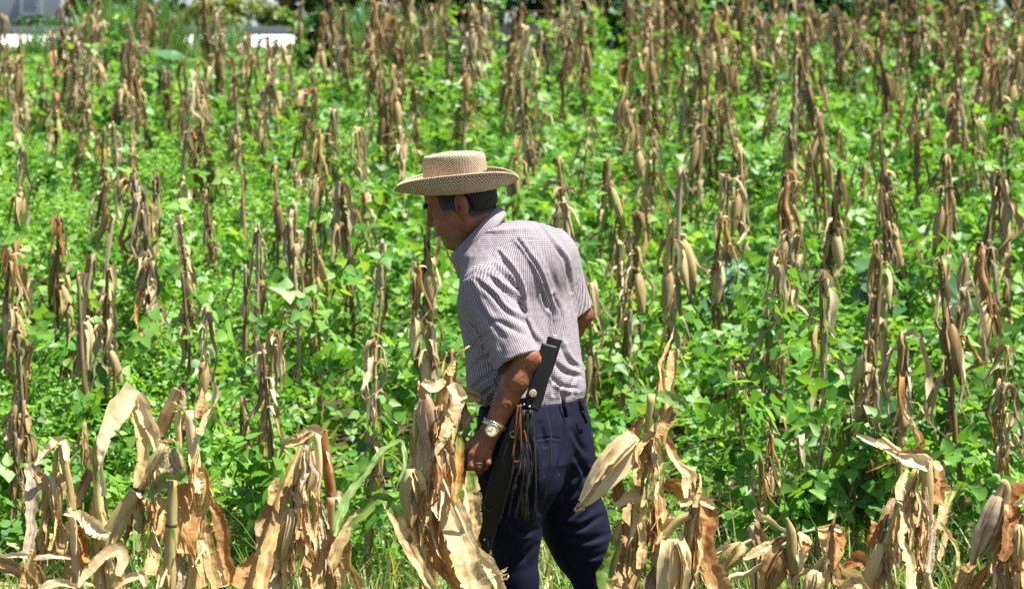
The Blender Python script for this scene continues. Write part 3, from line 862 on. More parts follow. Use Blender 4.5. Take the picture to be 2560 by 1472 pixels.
def loft(z, cx, cy, a, b, l2, f2, k=.02, op='u', shrink=0.0):
    z, cx, cy, a, b = [np.asarray(q, float) for q in (z, cx, cy, a, b)]
    o = np.argsort(z); z, cx, cy, a, b = z[o], cx[o], cy[o], a[o], b[o]
    def f(p):
        h = p[:, 2]
        X = np.interp(h, z, cx); Y = np.interp(h, z, cy); Aa = np.interp(h, z, a) - shrink; Bb = np.interp(h, z, b) - shrink
        qx, qy = p[:, 0] - X, p[:, 1] - Y
        u = qx * l2[0] + qy * l2[1]; v = qx * f2[0] + qy * f2[1]
        e = (np.abs(u / Aa) ** 2.3 + np.abs(v / Bb) ** 2.3) ** (1 / 2.3)
        d = (e - 1) * np.minimum(Aa, Bb)
        return np.maximum(d, np.maximum(h - z[-1], z[0] - h))
    c = np.array([cx.mean(), cy.mean(), z.mean()])
    return (f, c, .5 * math.hypot(z[-1] - z[0], 2 * a.max()) + .1, k, op)

def sdf_eval(prims, p):
    d = np.full(len(p), 9.0)
    for f, c, r, k, op in prims:
        e = f(p)
        if op == 'u':
            h = np.clip(.5 + .5 * (d - e) / k, 0, 1)
            d = d + (e - d) * h - k * h * (1 - h)
        elif op == 's':
            h = np.clip(.5 - .5 * (d + e) / k, 0, 1)
            d = d + (-e - d) * h + k * h * (1 - h)
        else:
            h = np.clip(.5 - .5 * (d - e) / k, 0, 1)
            d = d * (1 - h) + e * h + k * h * (1 - h)
    return d

def sdf_mesh(prims, lo, hi, h=.003, smooth=2):
    lo = np.asarray(lo, float); hi = np.asarray(hi, float)
    B = 16
    nb = np.ceil((hi - lo) / (h * B)).astype(int)
    dims = nb * B + 1
    D = np.full(dims, 1.0, np.float32)
    bi = np.stack(np.meshgrid(*[np.arange(n) for n in nb], indexing='ij'), -1).reshape(-1, 3)
    bc = lo + (bi + .5) * B * h
    rad = B * h * math.sqrt(3) / 2
    dc = sdf_eval(prims, bc)
    for b in bi[dc < -rad * 1.7]:
        D[b[0] * B:b[0] * B + B + 1, b[1] * B:b[1] * B + B + 1, b[2] * B:b[2] * B + B + 1] = -1
    loc = np.stack(np.meshgrid(*[np.arange(B + 1)] * 3, indexing='ij'), -1).reshape(-1, 3) * h
    for b, c in zip(bi[np.abs(dc) <= rad * 1.7], bc[np.abs(dc) <= rad * 1.7]):
        near = [q for q in prims if q[4] != 'u' or np.linalg.norm(q[1] - c) - q[2] < rad + q[3] + .03]
        v = sdf_eval(near, lo + b * B * h + loc) if near else np.ones(len(loc))
        D[b[0] * B:b[0] * B + B + 1, b[1] * B:b[1] * B + B + 1, b[2] * B:b[2] * B + B + 1] = v.reshape([B + 1] * 3)
    S = D < 0
    S[0] = S[-1] = False; S[:, 0] = S[:, -1] = False; S[:, :, 0] = S[:, :, -1] = False
    D = np.where(S, np.minimum(D, -1e-5), np.maximum(D, 1e-5))
    cnt = np.zeros(np.array(dims) - 1, np.int8)
    for i in (0, 1):
        for j in (0, 1):
            for k in (0, 1):
                cnt += S[i:dims[0] - 1 + i, j:dims[1] - 1 + j, k:dims[2] - 1 + k]
    act = np.argwhere((cnt > 0) & (cnt < 8))
    idx = np.full(cnt.shape, -1, np.int32); idx[tuple(act.T)] = np.arange(len(act))
    cor = np.array([(i, j, k) for i in (0, 1) for j in (0, 1) for k in (0, 1)])
    dv = np.stack([D[tuple((act + c).T)] for c in cor], 1)
    acc = np.zeros((len(act), 3)); n = np.zeros(len(act))
    for p in range(8):
        for q in range(p + 1, 8):
            if np.abs(cor[p] - cor[q]).sum() != 1: continue
            x = (dv[:, p] < 0) != (dv[:, q] < 0)
            t = np.clip(dv[:, p] / np.where(x, dv[:, p] - dv[:, q], 1), 0, 1)
            acc += np.where(x[:, None], cor[p] + t[:, None] * (cor[q] - cor[p]), 0); n += x
    V = lo + h * (act + acc / n[:, None])
    Q = []
    for ax in range(3):
        b, c = [(1, 2), (2, 0), (0, 1)][ax]
        sl0 = [slice(None)] * 3; sl1 = [slice(None)] * 3; sl0[ax] = slice(0, -1); sl1[ax] = slice(1, None)
        e = np.argwhere(S[tuple(sl0)] != S[tuple(sl1)])
        e = e[(e[:, b] > 0) & (e[:, c] > 0)]
        ins = S[tuple(e.T)]
        ub = np.zeros(3, int); ub[b] = 1; uc = np.zeros(3, int); uc[c] = 1
        q = np.stack([idx[tuple((e - o).T)] for o in (ub + uc, uc, 0 * ub, ub)], 1)
        q[~ins] = q[~ins][:, ::-1]
        Q.append(q)
    Q = np.vstack(Q); Q = Q[(Q >= 0).all(1)]
    for _ in range(smooth):
        A = np.zeros_like(V); m = np.zeros(len(V))
        for i in range(4):
            np.add.at(A, Q[:, i], V[Q[:, (i + 1) % 4]]); np.add.at(m, Q[:, i], 1)
            np.add.at(A, Q[:, i], V[Q[:, (i - 1) % 4]]); np.add.at(m, Q[:, i], 1)
        V = .45 * V + .55 * A / np.maximum(m, 1)[:, None]
    return V, Q

def vnormals(V, Q):
    n = np.cross(V[Q[:, 2]] - V[Q[:, 0]], V[Q[:, 3]] - V[Q[:, 1]])
    N = np.zeros_like(V)
    for i in range(4): np.add.at(N, Q[:, i], n)
    return nrmz(N)

def to_px(V):
    return np.stack([1280 + V[:, 0] / V[:, 1] * F, 450 - (V[:, 2] - CZ) / V[:, 1] * F], 1)

def folds(V, Q, strokes, ymax=8.12):
    """press cloth folds into the side that the strokes lie on. stroke: points, depth (mm), width (px), ridge side"""
    N = vnormals(V, Q)
    uv = to_px(V)
    vis = np.clip((-N[:, 1] + .25) / .4, 0, 1) * (V[:, 1] < ymax)
    disp = np.zeros(len(V))
    for pts, A, sg, side in strokes:
        pts = crom(np.column_stack([np.asarray(pts, float), np.zeros(len(pts))]), 40)[:, :2]
        lo, hi = pts.min(0) - 5 * sg, pts.max(0) + 5 * sg
        m = np.where(((uv > lo) & (uv < hi)).all(1) & (vis > 0))[0]
        if not len(m): continue
        dd = np.linalg.norm(uv[m][:, None] - pts[None], axis=2)
        j = dd.argmin(1)
        tg = nrmz(np.gradient(pts, axis=0))[j]
        off = uv[m] - pts[j]
        s = (tg[:, 0] * off[:, 1] - tg[:, 1] * off[:, 0]) * side
        beyond = np.abs((off * tg).sum(1))
        s = np.sign(s) * np.hypot(s, beyond * (np.minimum(j, 39 - j) == 0))
        tap = np.clip(np.sin(np.pi * np.clip(j / 39, .04, .96)), 0, 1) ** .5
        g_ = -np.exp(-(s / sg) ** 2) + .75 * np.exp(-((s - 1.9 * sg) / (1.2 * sg)) ** 2) + .35 * np.exp(-((s + 2.2 * sg) / (1.6 * sg)) ** 2)
        disp[m] += A * .00118 * g_ * tap * vis[m]
    return V + N * disp[:, None]

AL = math.radians(34)
FW = np.array([-math.cos(AL), math.sin(AL), 0.]); LF2 = np.array([-math.sin(AL), -math.cos(AL), 0.])   # forward, his left

# ---- head frame
HC = P(1156, 507, .08)
hf = nrmz(np.array([-.945, .12, -.29])); hu = np.array([-.30, .03, .95]); hu = nrmz(hu - hf * (hu @ hf)); hl = np.cross(hu, hf)
HX = np.stack([hf, hl, hu])
def H(f, l, u): return HC + hf * f + hl * l + hu * u

body = []
U = body.append
U(ellip(H(-.004, 0, .036), (.098, .076, .088), HX, .012))
U(ellip(H(.058, 0, .032), (.046, .060, .052), HX, .02))
U(ellip(H(.046, 0, -.042), (.047, .054, .076), HX, .02))
for s in (-1, 1):
    U(rcone(H(-.006, s * .054, -.055), H(.062, s * .012, -.100), .020, .017, .016))
    U(rcone(H(.068, s * .040, -.010), H(.025, s * .062, -.012), .017, .015, .018))
    U(rcone(H(.096, s * .012, .020), H(.082, s * .044, .022), .0095, .010, .012))
    U(ellip(H(.056, s * .036, -.050), (.032, .024, .036), HX, .022))
    U(ellip(H(.026, s * .048, -.045), (.050, .022, .046), HX, .03))
U(rcone(H(.070, 0, -.103), H(.066, 0, -.104), .018, .018, .014))
U(ellip(H(.083, 0, -.060), (.011, .027, .020), HX, .012))
U(rcone(H(.098, 0, .012), H(.108, 0, -.030), .0075, .0115, .010))
for s in (-1, 1):
    U(ellip(H(.093, s * .013, -.034), (.012, .009, .0095), HX, .005))
for s in (-1, 1):
    U(ellip(H(.103, s * .030, .005), (.014, .016, .009), HX, .010, 's'))
    U(ellip(H(.086, s * .030, .004), (.013, .015, .010), HX, .006))          # lids over the eyeball
    U(rcone(H(.094, s * .016, -.002), H(.088, s * .044, .000), .0013, .0013, .003, 's'))
    U(ellip(H(.097, s * .010, -.041), (.005, .0035, .004), HX, .003, 's'))
U(ellip(H(.087, 0, -.071), (.009, .022, .0055), HX, .004))
U(ellip(H(.083, 0, -.083), (.0095, .020, .0065), HX, .005))
U(ellip(H(.094, 0, -.0765), (.014, .024, .0016), HX, .003, 's'))
U(rcone(H(.084, .018, -.048), H(.072, .032, -.072), .0014, .0012, .007, 's'))     # cheek fold
U(rcone(H(.084, -.018, -.048), H(.072, -.032, -.072), .0014, .0012, .007, 's'))
for s in (-1, 1):
    eax = np.stack([nrmz(hf * .92 - hl * s * .35), nrmz(hl * s + hf * .38), hu])
    eax[1] = nrmz(np.cross(eax[2], eax[0])); eax[1] *= np.sign(eax[1] @ hl) * s
    U(ellip(H(-.008, s * .0875, -.006), (.0215, .0095, .035), eax, .004))
    U(ellip(H(-.004, s * .080, -.040), (.011, .0065, .012), eax, .005))
    U(ellip(H(.001, s * .0985, .009), (.0115, .0125, .018), eax, .002, 's'))
    U(ellip(H(.004, s * .096, -.014), (.0100, .0145, .012), eax, .002, 's'))
    U(rcone(H(.008, s * .086, -.008), H(.011, s * .085, -.020), .0038, .0034, .002))
NB = P(1228, 640, .08)
U(rcone(H(-.034, 0, -.045), NB, .055, .060, .02))
U(rcone(H(.02, 0, -.075), P(1198, 668, .07), .035, .045, .03))
# hidden trunk
U(rcone(P(1250, 700, .06), P(1325, 980, 0), .10, .10, .04))
U(rcone(P(1240, 720, -.10), P(1365, 660, .14), .05, .05, .04))
U(rcone(P(1310, 1010, -.05), P(1345, 1010, .06), .095, .095, .04))
# arms
def arm(sh, el, wr, rs):
    m1 = sh * .45 + el * .55; m2 = el * .68 + wr * .32; m3 = el * .35 + wr * .65
    U(rcone(sh, m1, rs[0], rs[1], .012)); U(rcone(m1, el, rs[1], rs[2], .012))
    U(rcone(el, m2, rs[2], rs[3], .012)); U(rcone(m2, m3, rs[3], rs[4], .012)); U(rcone(m3, wr, rs[4], rs[5], .012))
LS, LE, LW = P(1215, 724, -.14), P(1313, 899, -.235), P(1234, 1066, -.245)
arm(LS, LE, LW, (.050, .044, .0365, .0385, .0325, .0262))
U(rcone(P(1330, 893, -.238), P(1336, 899, -.236), .024, .020, .02))        # elbow bone
U(ellip(P(1228, 1072, -.255), (.030, .020, .022), None, .012))
RS_, RE, RW = P(1385, 645, .16), P(1450, 786, .20), P(1366, 905, .26)
arm(RS_, RE, RW, (.052, .046, .038, .040, .034, .027))
def finger(js, rs, k=.0035):
    for a, b, r1, r2 in zip(js[:-1], js[1:], rs[:-1], rs[1:]): U(rcone(a, b, r1, r2, k))
mcp = [P(1163, 1122, -.238), P(1181, 1136, -.262), P(1200, 1140, -.264), P(1219, 1137, -.252)]
for m_, r_ in zip(mcp, (.0125, .013, .0125, .0115)):
    U(rcone(LW * .93 + m_ * .07, m_, .020, r_, .012))
    U(ellip(m_ + [0, -.004, .002], (.0105, .0095, .0105), None, .006))
for m_ in mcp:
    U(rcone(LW * .7 + m_ * .3 + [0, -.021, 0], m_ + [0, -.011, 0], .0022, .0026, .010))   # tendons
finger([mcp[0], P(1158, 1158, -.246), P(1162, 1180, -.226), P(1168, 1182, -.200)], (.0118, .0106, .0095, .008))
finger([mcp[1], P(1178, 1166, -.270), P(1182, 1181, -.246), P(1188, 1176, -.216)], (.0122, .0108, .0095, .008))
finger([mcp[2], P(1197, 1166, -.270), P(1201, 1178, -.246), P(1206, 1170, -.216)], (.0118, .0104, .0092, .008))
finger([mcp[3], P(1219, 1156, -.260), P(1214, 1167, -.242), P(1211, 1160, -.220)], (.0108, .0094, .0084, .0075))
finger([P(1208, 1098, -.225), P(1186, 1122, -.196), P(1180, 1148, -.186), P(1184, 1168, -.196)], (.017, .0135, .0115, .009), .006)
# right hand, half closed in front of the belly
rd = nrmz(RW - RE); rn = nrmz(np.cross(rd, [0, 1, 0.2])); rsd = np.cross(rd, rn)
for q in range(4):
    off = (q - 1.5) * .020
    m_ = RW + rd * .085 + rsd * off
    U(rcone(RW + rd * .01, m_, .020, .012, .012))
    finger([m_, m_ + rd * .03 + rn * .022, m_ + rd * .022 + rn * .045, m_ + rn * .048], (.0115, .0105, .0095, .008))
finger([RW + rd * .02 - rsd * .02, RW + rd * .055 - rsd * .045 + rn * .01, RW + rd * .08 - rsd * .045 + rn * .035], (.016, .013, .010), .006)
# legs, inside the trousers
HIPL, KNL, ANL = P(1290, 1090, -.06), P(1288, 1445, -.10), P(1300, 1790, -.10)
HIPR, KNR, ANR = P(1390, 1090, .08), P(1484, 1440, .10), P(1575, 1740, .06)
for a, b, c in ((HIPL, KNL, ANL), (HIPR, KNR, ANR)):
    U(rcone(a, b, .078, .05, .02)); U(rcone(b, c, .05, .036, .02))
V, Q = sdf_mesh(body, (-.30, 7.60, .03), (.40, 8.42, 1.74), .0026, 2)
N = vnormals(V, Q)
V = V + N * (.0006 * noise3(V, 160, 3) + .0009 * noise3(V, 60, 4))[:, None]

def skin_mat():
    m, nt, nd, lk = new_mat('weathered_skin')
    tc = N_(nt, 'ShaderNodeTexCoord'); at = N_(nt, 'ShaderNodeAttribute', attribute_name='tint')
    n1 = noise_tex(nt, tc.outputs['Object'], 24, 4); n2 = noise_tex(nt, tc.outputs['Object'], 240, 3)
    c = ramp(nt, n1, [(.3, (.165, .063, .029)), (.5, (.24, .092, .043)), (.72, (.31, .128, .063))])
    c = mixc(nt, smooth01(nt, n2, .60, .70), c, (.19, .066, .030))
    st = math_(nt, 'MULTIPLY', smooth01(nt, at.outputs['Fac'], .5, 1.0), smooth01(nt, noise_tex(nt, tc.outputs['Object'], 420, 2), .42, .60))
    c = mixc(nt, math_(nt, 'MULTIPLY', st, .55), c, (.30, .27, .25))
    rd_ = smooth01(nt, at.outputs['Fac'], .42, .1)
    c = mixc(nt, math_(nt, 'MULTIPLY', rd_, .35), c, (.27, .085, .055))
    uvn = N_(nt, 'ShaderNodeUVMap'); sx = N_(nt, 'ShaderNodeSeparateXYZ'); lk.new(uvn.outputs[0], sx.inputs[0])
    mp = N_(nt, 'ShaderNodeMapping'); lk.new(tc.outputs['Object'], mp.inputs[0]); mp.inputs['Scale'].default_value = (1, 1, .3)
    hn = noise_tex(nt, mp.outputs[0], 520, 3, .7)
    hm = smooth01(nt, math_(nt, 'ADD', sx.outputs[0], math_(nt, 'MULTIPLY', math_(nt, 'SUBTRACT', hn, .5), .9)), .30, .62)
    c = mixc(nt, hm, c, ramp(nt, hn, [(.35, (.010, .008, .007)), (.7, (.055, .044, .037))]))
    finish(nt, c, .5, .35, 0, None, n2, .3, .0008)
    return m
q = (V - HC) @ HX.T
BV, BN = V.copy(), N.copy()
tint = np.full(len(V), .5)
hd = np.linalg.norm(q, axis=1) < .19
stub = np.clip(1 - np.abs(q[:, 2] + .095) / .04, 0, 1) * np.clip((q[:, 0] - .01) / .03, 0, 1)
tint = np.where(hd, np.clip(.5 + .5 * stub, 0, 1), tint)
near = np.zeros(len(V))
for c_, r_ in ((H(.112, 0, -.030), .022), (H(-.006, .082, -.012), .035), (mcp[1], .03), (mcp[3], .03), (P(1336, 897, -.25), .03)):
    near = np.maximum(near, np.clip(1 - np.linalg.norm(V - c_, axis=1) / r_, 0, 1))
tint = np.where(near > 0, np.minimum(tint, .42 - .32 * near), tint)
MAN = empty('person', (.04, 8.0, 0.0), 'man in straw hat, checked shirt and navy trousers walking through dry maize', 'person')
MB = np.array(MAN.location)
fq, lq, uq = q[:, 0], q[:, 1], q[:, 2]
st_ = lambda x, a, b: np.clip((x - a) / (b - a), 0, 1) ** 2 * (3 - 2 * np.clip((x - a) / (b - a), 0, 1))
side_p = st_(fq, -.012, .004) * st_(fq, .072, .045) * st_(uq - .30 * np.maximum(fq - .012, 0), -.040, -.004) * (np.abs(lq) > .03)
back_p = st_(fq, -.012, -.030) * st_(uq, -.066, -.035)
hairm = np.clip(np.maximum(side_p * .85, back_p) * hd, 0, 1)
hairm *= 1 - st_(np.abs(lq), .078, .084) * (fq > -.04)
g = Geo(); g.add(V, Q, a=tint, uv=np.stack([hairm, 0 * hairm], 1))
obj('body', g.mesh('body', skin_mat(), base=MB), MAN)

# ---- hair, eyebrow, moustache, eye
def hair_mat(name, c1, c2):
    m, nt, nd, lk = new_mat(name)
    tc = N_(nt, 'ShaderNodeTexCoord')
    mp = N_(nt, 'ShaderNodeMapping'); lk.new(tc.outputs['Object'], mp.inputs[0]); mp.inputs['Scale'].default_value = (1, 1, .25)
    n = noise_tex(nt, mp.outputs[0], 700, 3, .7)
    finish(nt, ramp(nt, n, [(.35, c1), (.68, c2)]), .6, .3, 0, None, n, .8, .002)
    return m
hp = [ellip(H(-.005, 0, .036), (.1015, .0795, .092), HX, .01),
      ellip(H(-.035, 0, -.005), (.068, .068, .060), HX, .02),
      plane_cut(H(.040, 0, .0), hf * .9 + hu * -.42, .006), plane_cut(H(-.03, 0, -.040), -hu * .96 + hf * .30, .006),
      ellip(H(-.010, .085, -.016), (.024, .05, .040), HX, .008, 's'), ellip(H(-.010, -.085, -.016), (.024, .05, .040), HX, .008, 's'),
      ellip(H(.055, .06, -.065), (.050, .07, .062), HX, .01, 's'), ellip(H(.055, -.06, -.065), (.050, .07, .062), HX, .01, 's')]
lo = HC - .16; hi = HC + .17
V, Q = sdf_mesh(hp, lo, hi, .0026, 1)
N = vnormals(V, Q); V = V + N * (.0011 * noise3(V * [1, 1, .4], 420, 5))[:, None]
HAIRVQ = (V, Q)
def strands(ctr, n, spread, dirv, L, r, seed, rad=.0007):
    rr = np.random.default_rng(seed); gg = Geo()
    for i in range(n):
        o = ctr(rr)
        d = nrmz(np.asarray(dirv) + rr.normal(0, .35, 3))
        l_ = L * rr.uniform(.6, 1.2)
        gg.addg(tube([o, o + d * l_ * .5 + [0, 0, .0004], o + d * l_ - [0, 0, l_ * .25]], [rad, rad, rad * .3], n=4, m=4, cap=False))
    return gg
gg = Geo()
gg.add(*HAIRVQ)
obj('hair', gg.mesh('hair', hair_mat('short_hair', (.007, .006, .005), (.040, .033, .029)), base=MB), MAN)
for s in (1, -1):
    g = strands(lambda rr: H(.1055 - .010 * (q_ := rr.uniform(0, 1)) ** 2 + rr.normal(0, .001), s * (.008 + .036 * q_), .021 + rr.normal(0, .003)), 90, 0, hf * .5 + hl * s * .8 + hu * .25, .009, 0, 11, .0008)
    g.add(*(lambda m_: (m_[0], m_[1]))(sdf_mesh([rcone(H(.1025, s * .010, .021), H(.092, s * .040, .023), .0048, .0035)], H(.09, s * .024, .02) - .03, H(.09, s * .024, .02) + .035, .0022, 1)))
    obj('eyebrow', g.mesh('eyebrow', hair_mat('brow_hair', (.012, .010, .009), (.05, .042, .038)), base=MB), MAN)
g = strands(lambda rr: H(.0990 - .020 * (q_ := abs(rr.normal(0, .5))) ** 2, rr.choice([-1, 1]) * q_ * .030, -.056 + rr.normal(0, .003) - .007 * q_), 240, 0, -hu * .8 + hf * .35 + hl * .1, .012, 0, 12, .0013)
obj('moustache', g.mesh('moustache', hair_mat('grey_hair', (.26, .25, .23), (.68, .66, .62)), base=MB), MAN)
for s in (1, -1):
    V, Q = sdf_mesh([ellip(H(.0845, s * .030, .003), (.0125, .0125, .0125), HX, .002)], H(.08, s * .03, 0) - .03, H(.08, s * .03, 0) + .035, .0022, 1)
    g = Geo(); g.add(V, Q)
    obj('eye', g.mesh('eye', plain('eye_dark', (.03, .018, .012), .12, .6, namp=.1, bstr=0), base=MB), MAN)

# ---- shirt
def yz(y): return P(1280, y, 0)[2]
ry = np.array([585, 640, 700, 760, 800, 850, 900, 940, 972, 1000, 1030])
rl = np.array([1215, 1170, 1157, 1149, 1154, 1166, 1172, 1174, 1180, 1194, 1200])
rr_ = np.array([1390, 1408, 1420, 1430, 1436, 1443, 1449, 1456, 1460, 1455, 1452])
rw = np.interp(ry, [585, 700, 1000], [.09, .06, 0])
cx = np.array([P((a + b) / 2, 0, w_)[0] for a, b, w_ in zip(rl, rr_, rw)])
E = (rr_ - rl) / 2 / F * 8.0
shirt_loft = dict(z=[yz(y) for y in ry], cx=cx, cy=8.0 + rw, a=E / .765, b=E / .765 * .63, l2=LF2, f2=FW)
shirt = [loft(**shirt_loft, k=.02),
         rcone(P(1216, 722, -.14), P(1382, 642, .16), .064, .062, .06),
         ellip(P(1302, 655, .045), (.125, .12, .118), None, .07),
         ellip(P(1230, 660, .05), (.085, .11, .075), None, .04),
         rcone(P(1216, 722, -.14), P(1318, 962, -.25), .066, .070, .018),
         rcone(P(1384, 645, .16), P(1450, 810, .205), .062, .056, .05),
         ]
cuff_n = nrmz(P(1318, 962, -.25) - P(1216, 722, -.14)); cuff_c = P(1296, 907, -.226)
fc_n = nrmz(P(1450, 810, .205) - P(1384, 645, .16)); fc_c = P(1438, 779, .195)
def cut_near(p):      # trims only the near sleeve below its cuff
    ax = P(1216, 722, -.14); t = (p - ax) @ cuff_n; r = np.linalg.norm(p - ax - t[:, None] * cuff_n, axis=1)
    return np.maximum(-((p - cuff_c) @ cuff_n), np.maximum(r - .098, p[:, 1] - 7.86))
def cut_far(p):
    ax = P(1384, 645, .16); t = (p - ax) @ fc_n; r = np.linalg.norm(p - ax - t[:, None] * fc_n, axis=1)
    return np.maximum(-((p - fc_c) @ fc_n), np.maximum(r - .085, 8.11 - p[:, 1]))
shirt.append((cut_near, cuff_c, 9., .003, 's'))
shirt.append((cut_far, fc_c, 9., .003, 's'))
shirt.append(rcone(P(1270, 850, -.195), P(1322, 970, -.25), .059, .066, .003, 's'))
shirt.append(rcone(P(1420, 735, .185), P(1452, 815, .205), .050, .052, .003, 's'))
shirt.append(plane_cut(P(1325, 1011, 0), np.array([-.075, 0, -1.]), .002))
hem_f = loft(**shirt_loft, shrink=.006)[0]
shirt.append((lambda p: np.maximum(hem_f(p), p[:, 2] - yz(985)), P(1325, 1000, 0), 9., .002, 's'))
shirt.append(rcone(P(1160, 560, .09), P(1232, 640, .08), .05, .066, .008, 's'))        # neck opening
V, Q = sdf_mesh(shirt, (-.22, 7.62, .90), (.30, 8.36, 1.56), .0028, 2)
STR = [
 ([(1293, 598), (1304, 612), (1316, 630)], 8, 3.5, 1), ([(1315, 628), (1341, 667), (1362, 721), (1378, 780), (1386, 836)], 14, 3.6, 1),
 ([(1248, 634), (1276, 676), (1296, 721), (1305, 770)], 14, 4.2, -1), ([(1230, 660), (1262, 690), (1288, 722), (1300, 756)], 7, 4, -1),
 ([(1222, 690), (1258, 722), (1290, 752), (1310, 782)], 8, 4.5, -1), ([(1192, 702), (1232, 738), (1262, 775), (1312, 806)], 7, 5, -1),
 ([(1180, 712), (1196, 760), (1230, 810), (1262, 845)], 5, 6, -1), ([(1225, 800), (1262, 812), (1310, 838)], 4, 6, -1),
 ([(1356, 570), (1387, 614), (1414, 655), (1426, 729)], 6, 4.0, -1), ([(1384, 740), (1404, 790), (1412, 850)], 9, 5, 1), ([(1352, 715), (1360, 755), (1380, 790)], 7, 4, 1),
 ([(1340, 590), (1366, 650), (1392, 720), (1402, 770)], 2, 6, 1), ([(1285, 640), (1318, 720), (1336, 800), (1344, 860)], 2, 7, 1),
 ([(1310, 800), (1330, 840), (1352, 862)], 5, 6, -1), ([(1400, 860), (1420, 900), (1446, 918)], 7, 5, -1), ([(1386, 905), (1412, 930), (1450, 940)], 7, 5, -1), ([(1368, 930), (1400, 962), (1446, 972)], 6, 5, 1),
 ([(1374, 900), (1380, 940), (1384, 985)], 6, 4.5, 1),
 ([(1172, 985), (1200, 952), (1238, 928)], 8, 5, 1), ([(1190, 1006), (1215, 978), (1250, 958)], 7, 4.5, 1), ([(1172, 935), (1195, 905), (1232, 880)], 6, 6, 1), ([(1168, 890), (1196, 850), (1226, 830)], 5, 6, 1),
 ([(1155, 800), (1180, 850), (1190, 900)], 4, 7, 1), ([(1205, 1018), (1212, 990), (1222, 968)], 5, 3.5, 1), ([(1220, 1022), (1228, 995), (1240, 975)], 5, 3.5, 1), ([(1430, 985), (1428, 960), (1436, 940)], 5, 4, 1), ([(1405, 998), (1402, 975), (1396, 950)], 5, 4, 1),
 ([(1156, 700), (1200, 672), (1236, 664), (1250, 690), (1262, 730)], 2.5, 3, 1),        # arm seam
 ([(1222, 640), (1262, 612), (1300, 600), (1352, 600)], 1.6, 2.5, 1),                     # yoke seam
]
V = folds(V, Q, STR)
N = vnormals(V, Q)
sp = nrmz(np.array([-.22, .1, 1.]))
wp = V - np.outer(V @ sp, sp) * .72
amp = .0022 * noise3(wp, 26, 8) + .0014 * noise3(wp, 55, 9) + .0007 * noise3(V, 90, 10)
V = V + N * amp[:, None]
# cloth coordinates: trunk by angle and height, near sleeve by angle and length
def cloth_uv(V):
    c = np.stack([np.interp(V[:, 2], shirt_loft['z'][::-1], shirt_loft['cx'][::-1]), np.interp(V[:, 2], shirt_loft['z'][::-1], shirt_loft['cy'][::-1])], 1)
    qx = (V[:, :2] - c) @ LF2[:2]; qf = (V[:, :2] - c) @ FW[:2]
    u = np.arctan2(qx, -qf) * .172; v = V[:, 2] * 1.03
    ax = P(1216, 722, -.14); t = (V - ax) @ cuff_n; e1 = nrmz(np.cross(cuff_n, [0, 1, 0])); e2 = np.cross(cuff_n, e1)
    rel = V - ax - t[:, None] * cuff_n; r = np.linalg.norm(rel, axis=1)
    sl_ = (r < .09) & (t > -.005) & (V[:, 1] < 7.90 + .0 * t)
    su = np.arctan2(rel @ e1, rel @ e2) * .068
    return np.where(sl_[:, None], np.stack([su, t], 1), np.stack([u, v], 1))
def gingham():
    m, nt, nd, lk = new_mat('gingham_cloth')
    uv = N_(nt, 'ShaderNodeUVMap'); sx = N_(nt, 'ShaderNodeSeparateXYZ'); lk.new(uv.outputs[0], sx.inputs[0])
    per = .0061
    def stripe(s, off=0.0):
        f = math_(nt, 'FRACT', math_(nt, 'ADD', math_(nt, 'DIVIDE', s, per), off + 100.))
        return smooth01(nt, math_(nt, 'ABSOLUTE', math_(nt, 'SUBTRACT', f, .5)), .20, .27)
    def alt(s):
        f = math_(nt, 'FRACT', math_(nt, 'ADD', math_(nt, 'DIVIDE', s, per * 2), 100.25))
        return math_(nt, 'GREATER_THAN', f, .5)
    cu = mixc(nt, alt(sx.outputs[0]), (.185, .18, .24), (.25, .18, .16))
    cv = mixc(nt, alt(sx.outputs[1]), (.185, .18, .24), (.25, .18, .16))
    W_ = (.70, .665, .685)
    a = mixc(nt, stripe(sx.outputs[0]), W_, cu)
    b = mixc(nt, stripe(sx.outputs[1]), W_, cv)
    col = mixc(nt, 1.0, a, b, 'MULTIPLY')
    col = mixc(nt, .36, col, mixc(nt, .5, a, b))
    tc = N_(nt, 'ShaderNodeTexCoord')
    wv = noise_tex(nt, tc.outputs['Object'], 900, 2)
    finish(nt, col, .85, .15, .10, col, wv, .25, .0006)
    return m
GING = gingham()
g = Geo(); g.add(V, Q, uv=cloth_uv(V))
SHIRT = obj('shirt', g.mesh('shirt', GING, base=MB), MAN)

# collar: a folded band round the neck
def ring(c, e1, dep, n, sag=0.0):
    ph = np.linspace(-math.pi * .97, math.pi * .97, n)
    return np.array([c + e1 * math.cos(p_) + np.array([0, -dep, 0]) * math.sin(p_) + np.array([0, 0, -sag]) * abs(math.sin(p_)) for p_ in ph])
def c3(px, py, w): return P(px, py, w)
top_c, bot_c = c3(1187, 577, .09), c3(1208, 617, .085)
t_e = c3(1246, 514, .09) - top_c; b_e = c3(1266, 543, .085) - bot_c
nn = 72
rows = [ring(bot_c + [0, 0, .012], b_e * .86, .078, nn), ring(top_c + [0, 0, .000], t_e * .93, .072, nn), ring(top_c + [0, 0, .004], t_e * .985, .080, nn), ring(top_c, t_e * 1.03, .086, nn)]
for q in (.25, .5, .75, 1.0):
    rows.append(ring(top_c * (1 - q) + bot_c * q, (t_e * (1 - q) + b_e * q) * (1.03 + .035 * math.sin(q * 2.6)), .086 * (1 - q) + .104 * q + .010 * math.sin(q * 3), nn, sag=-.006 * q))
rows.append(ring(bot_c + [0, 0, .003], b_e * 1.0, .099, nn, sag=-.006))
V = np.array(rows)
V = V + .0016 * np.stack([noise3(V, 30, 40 + q) for q in range(3)], -1)
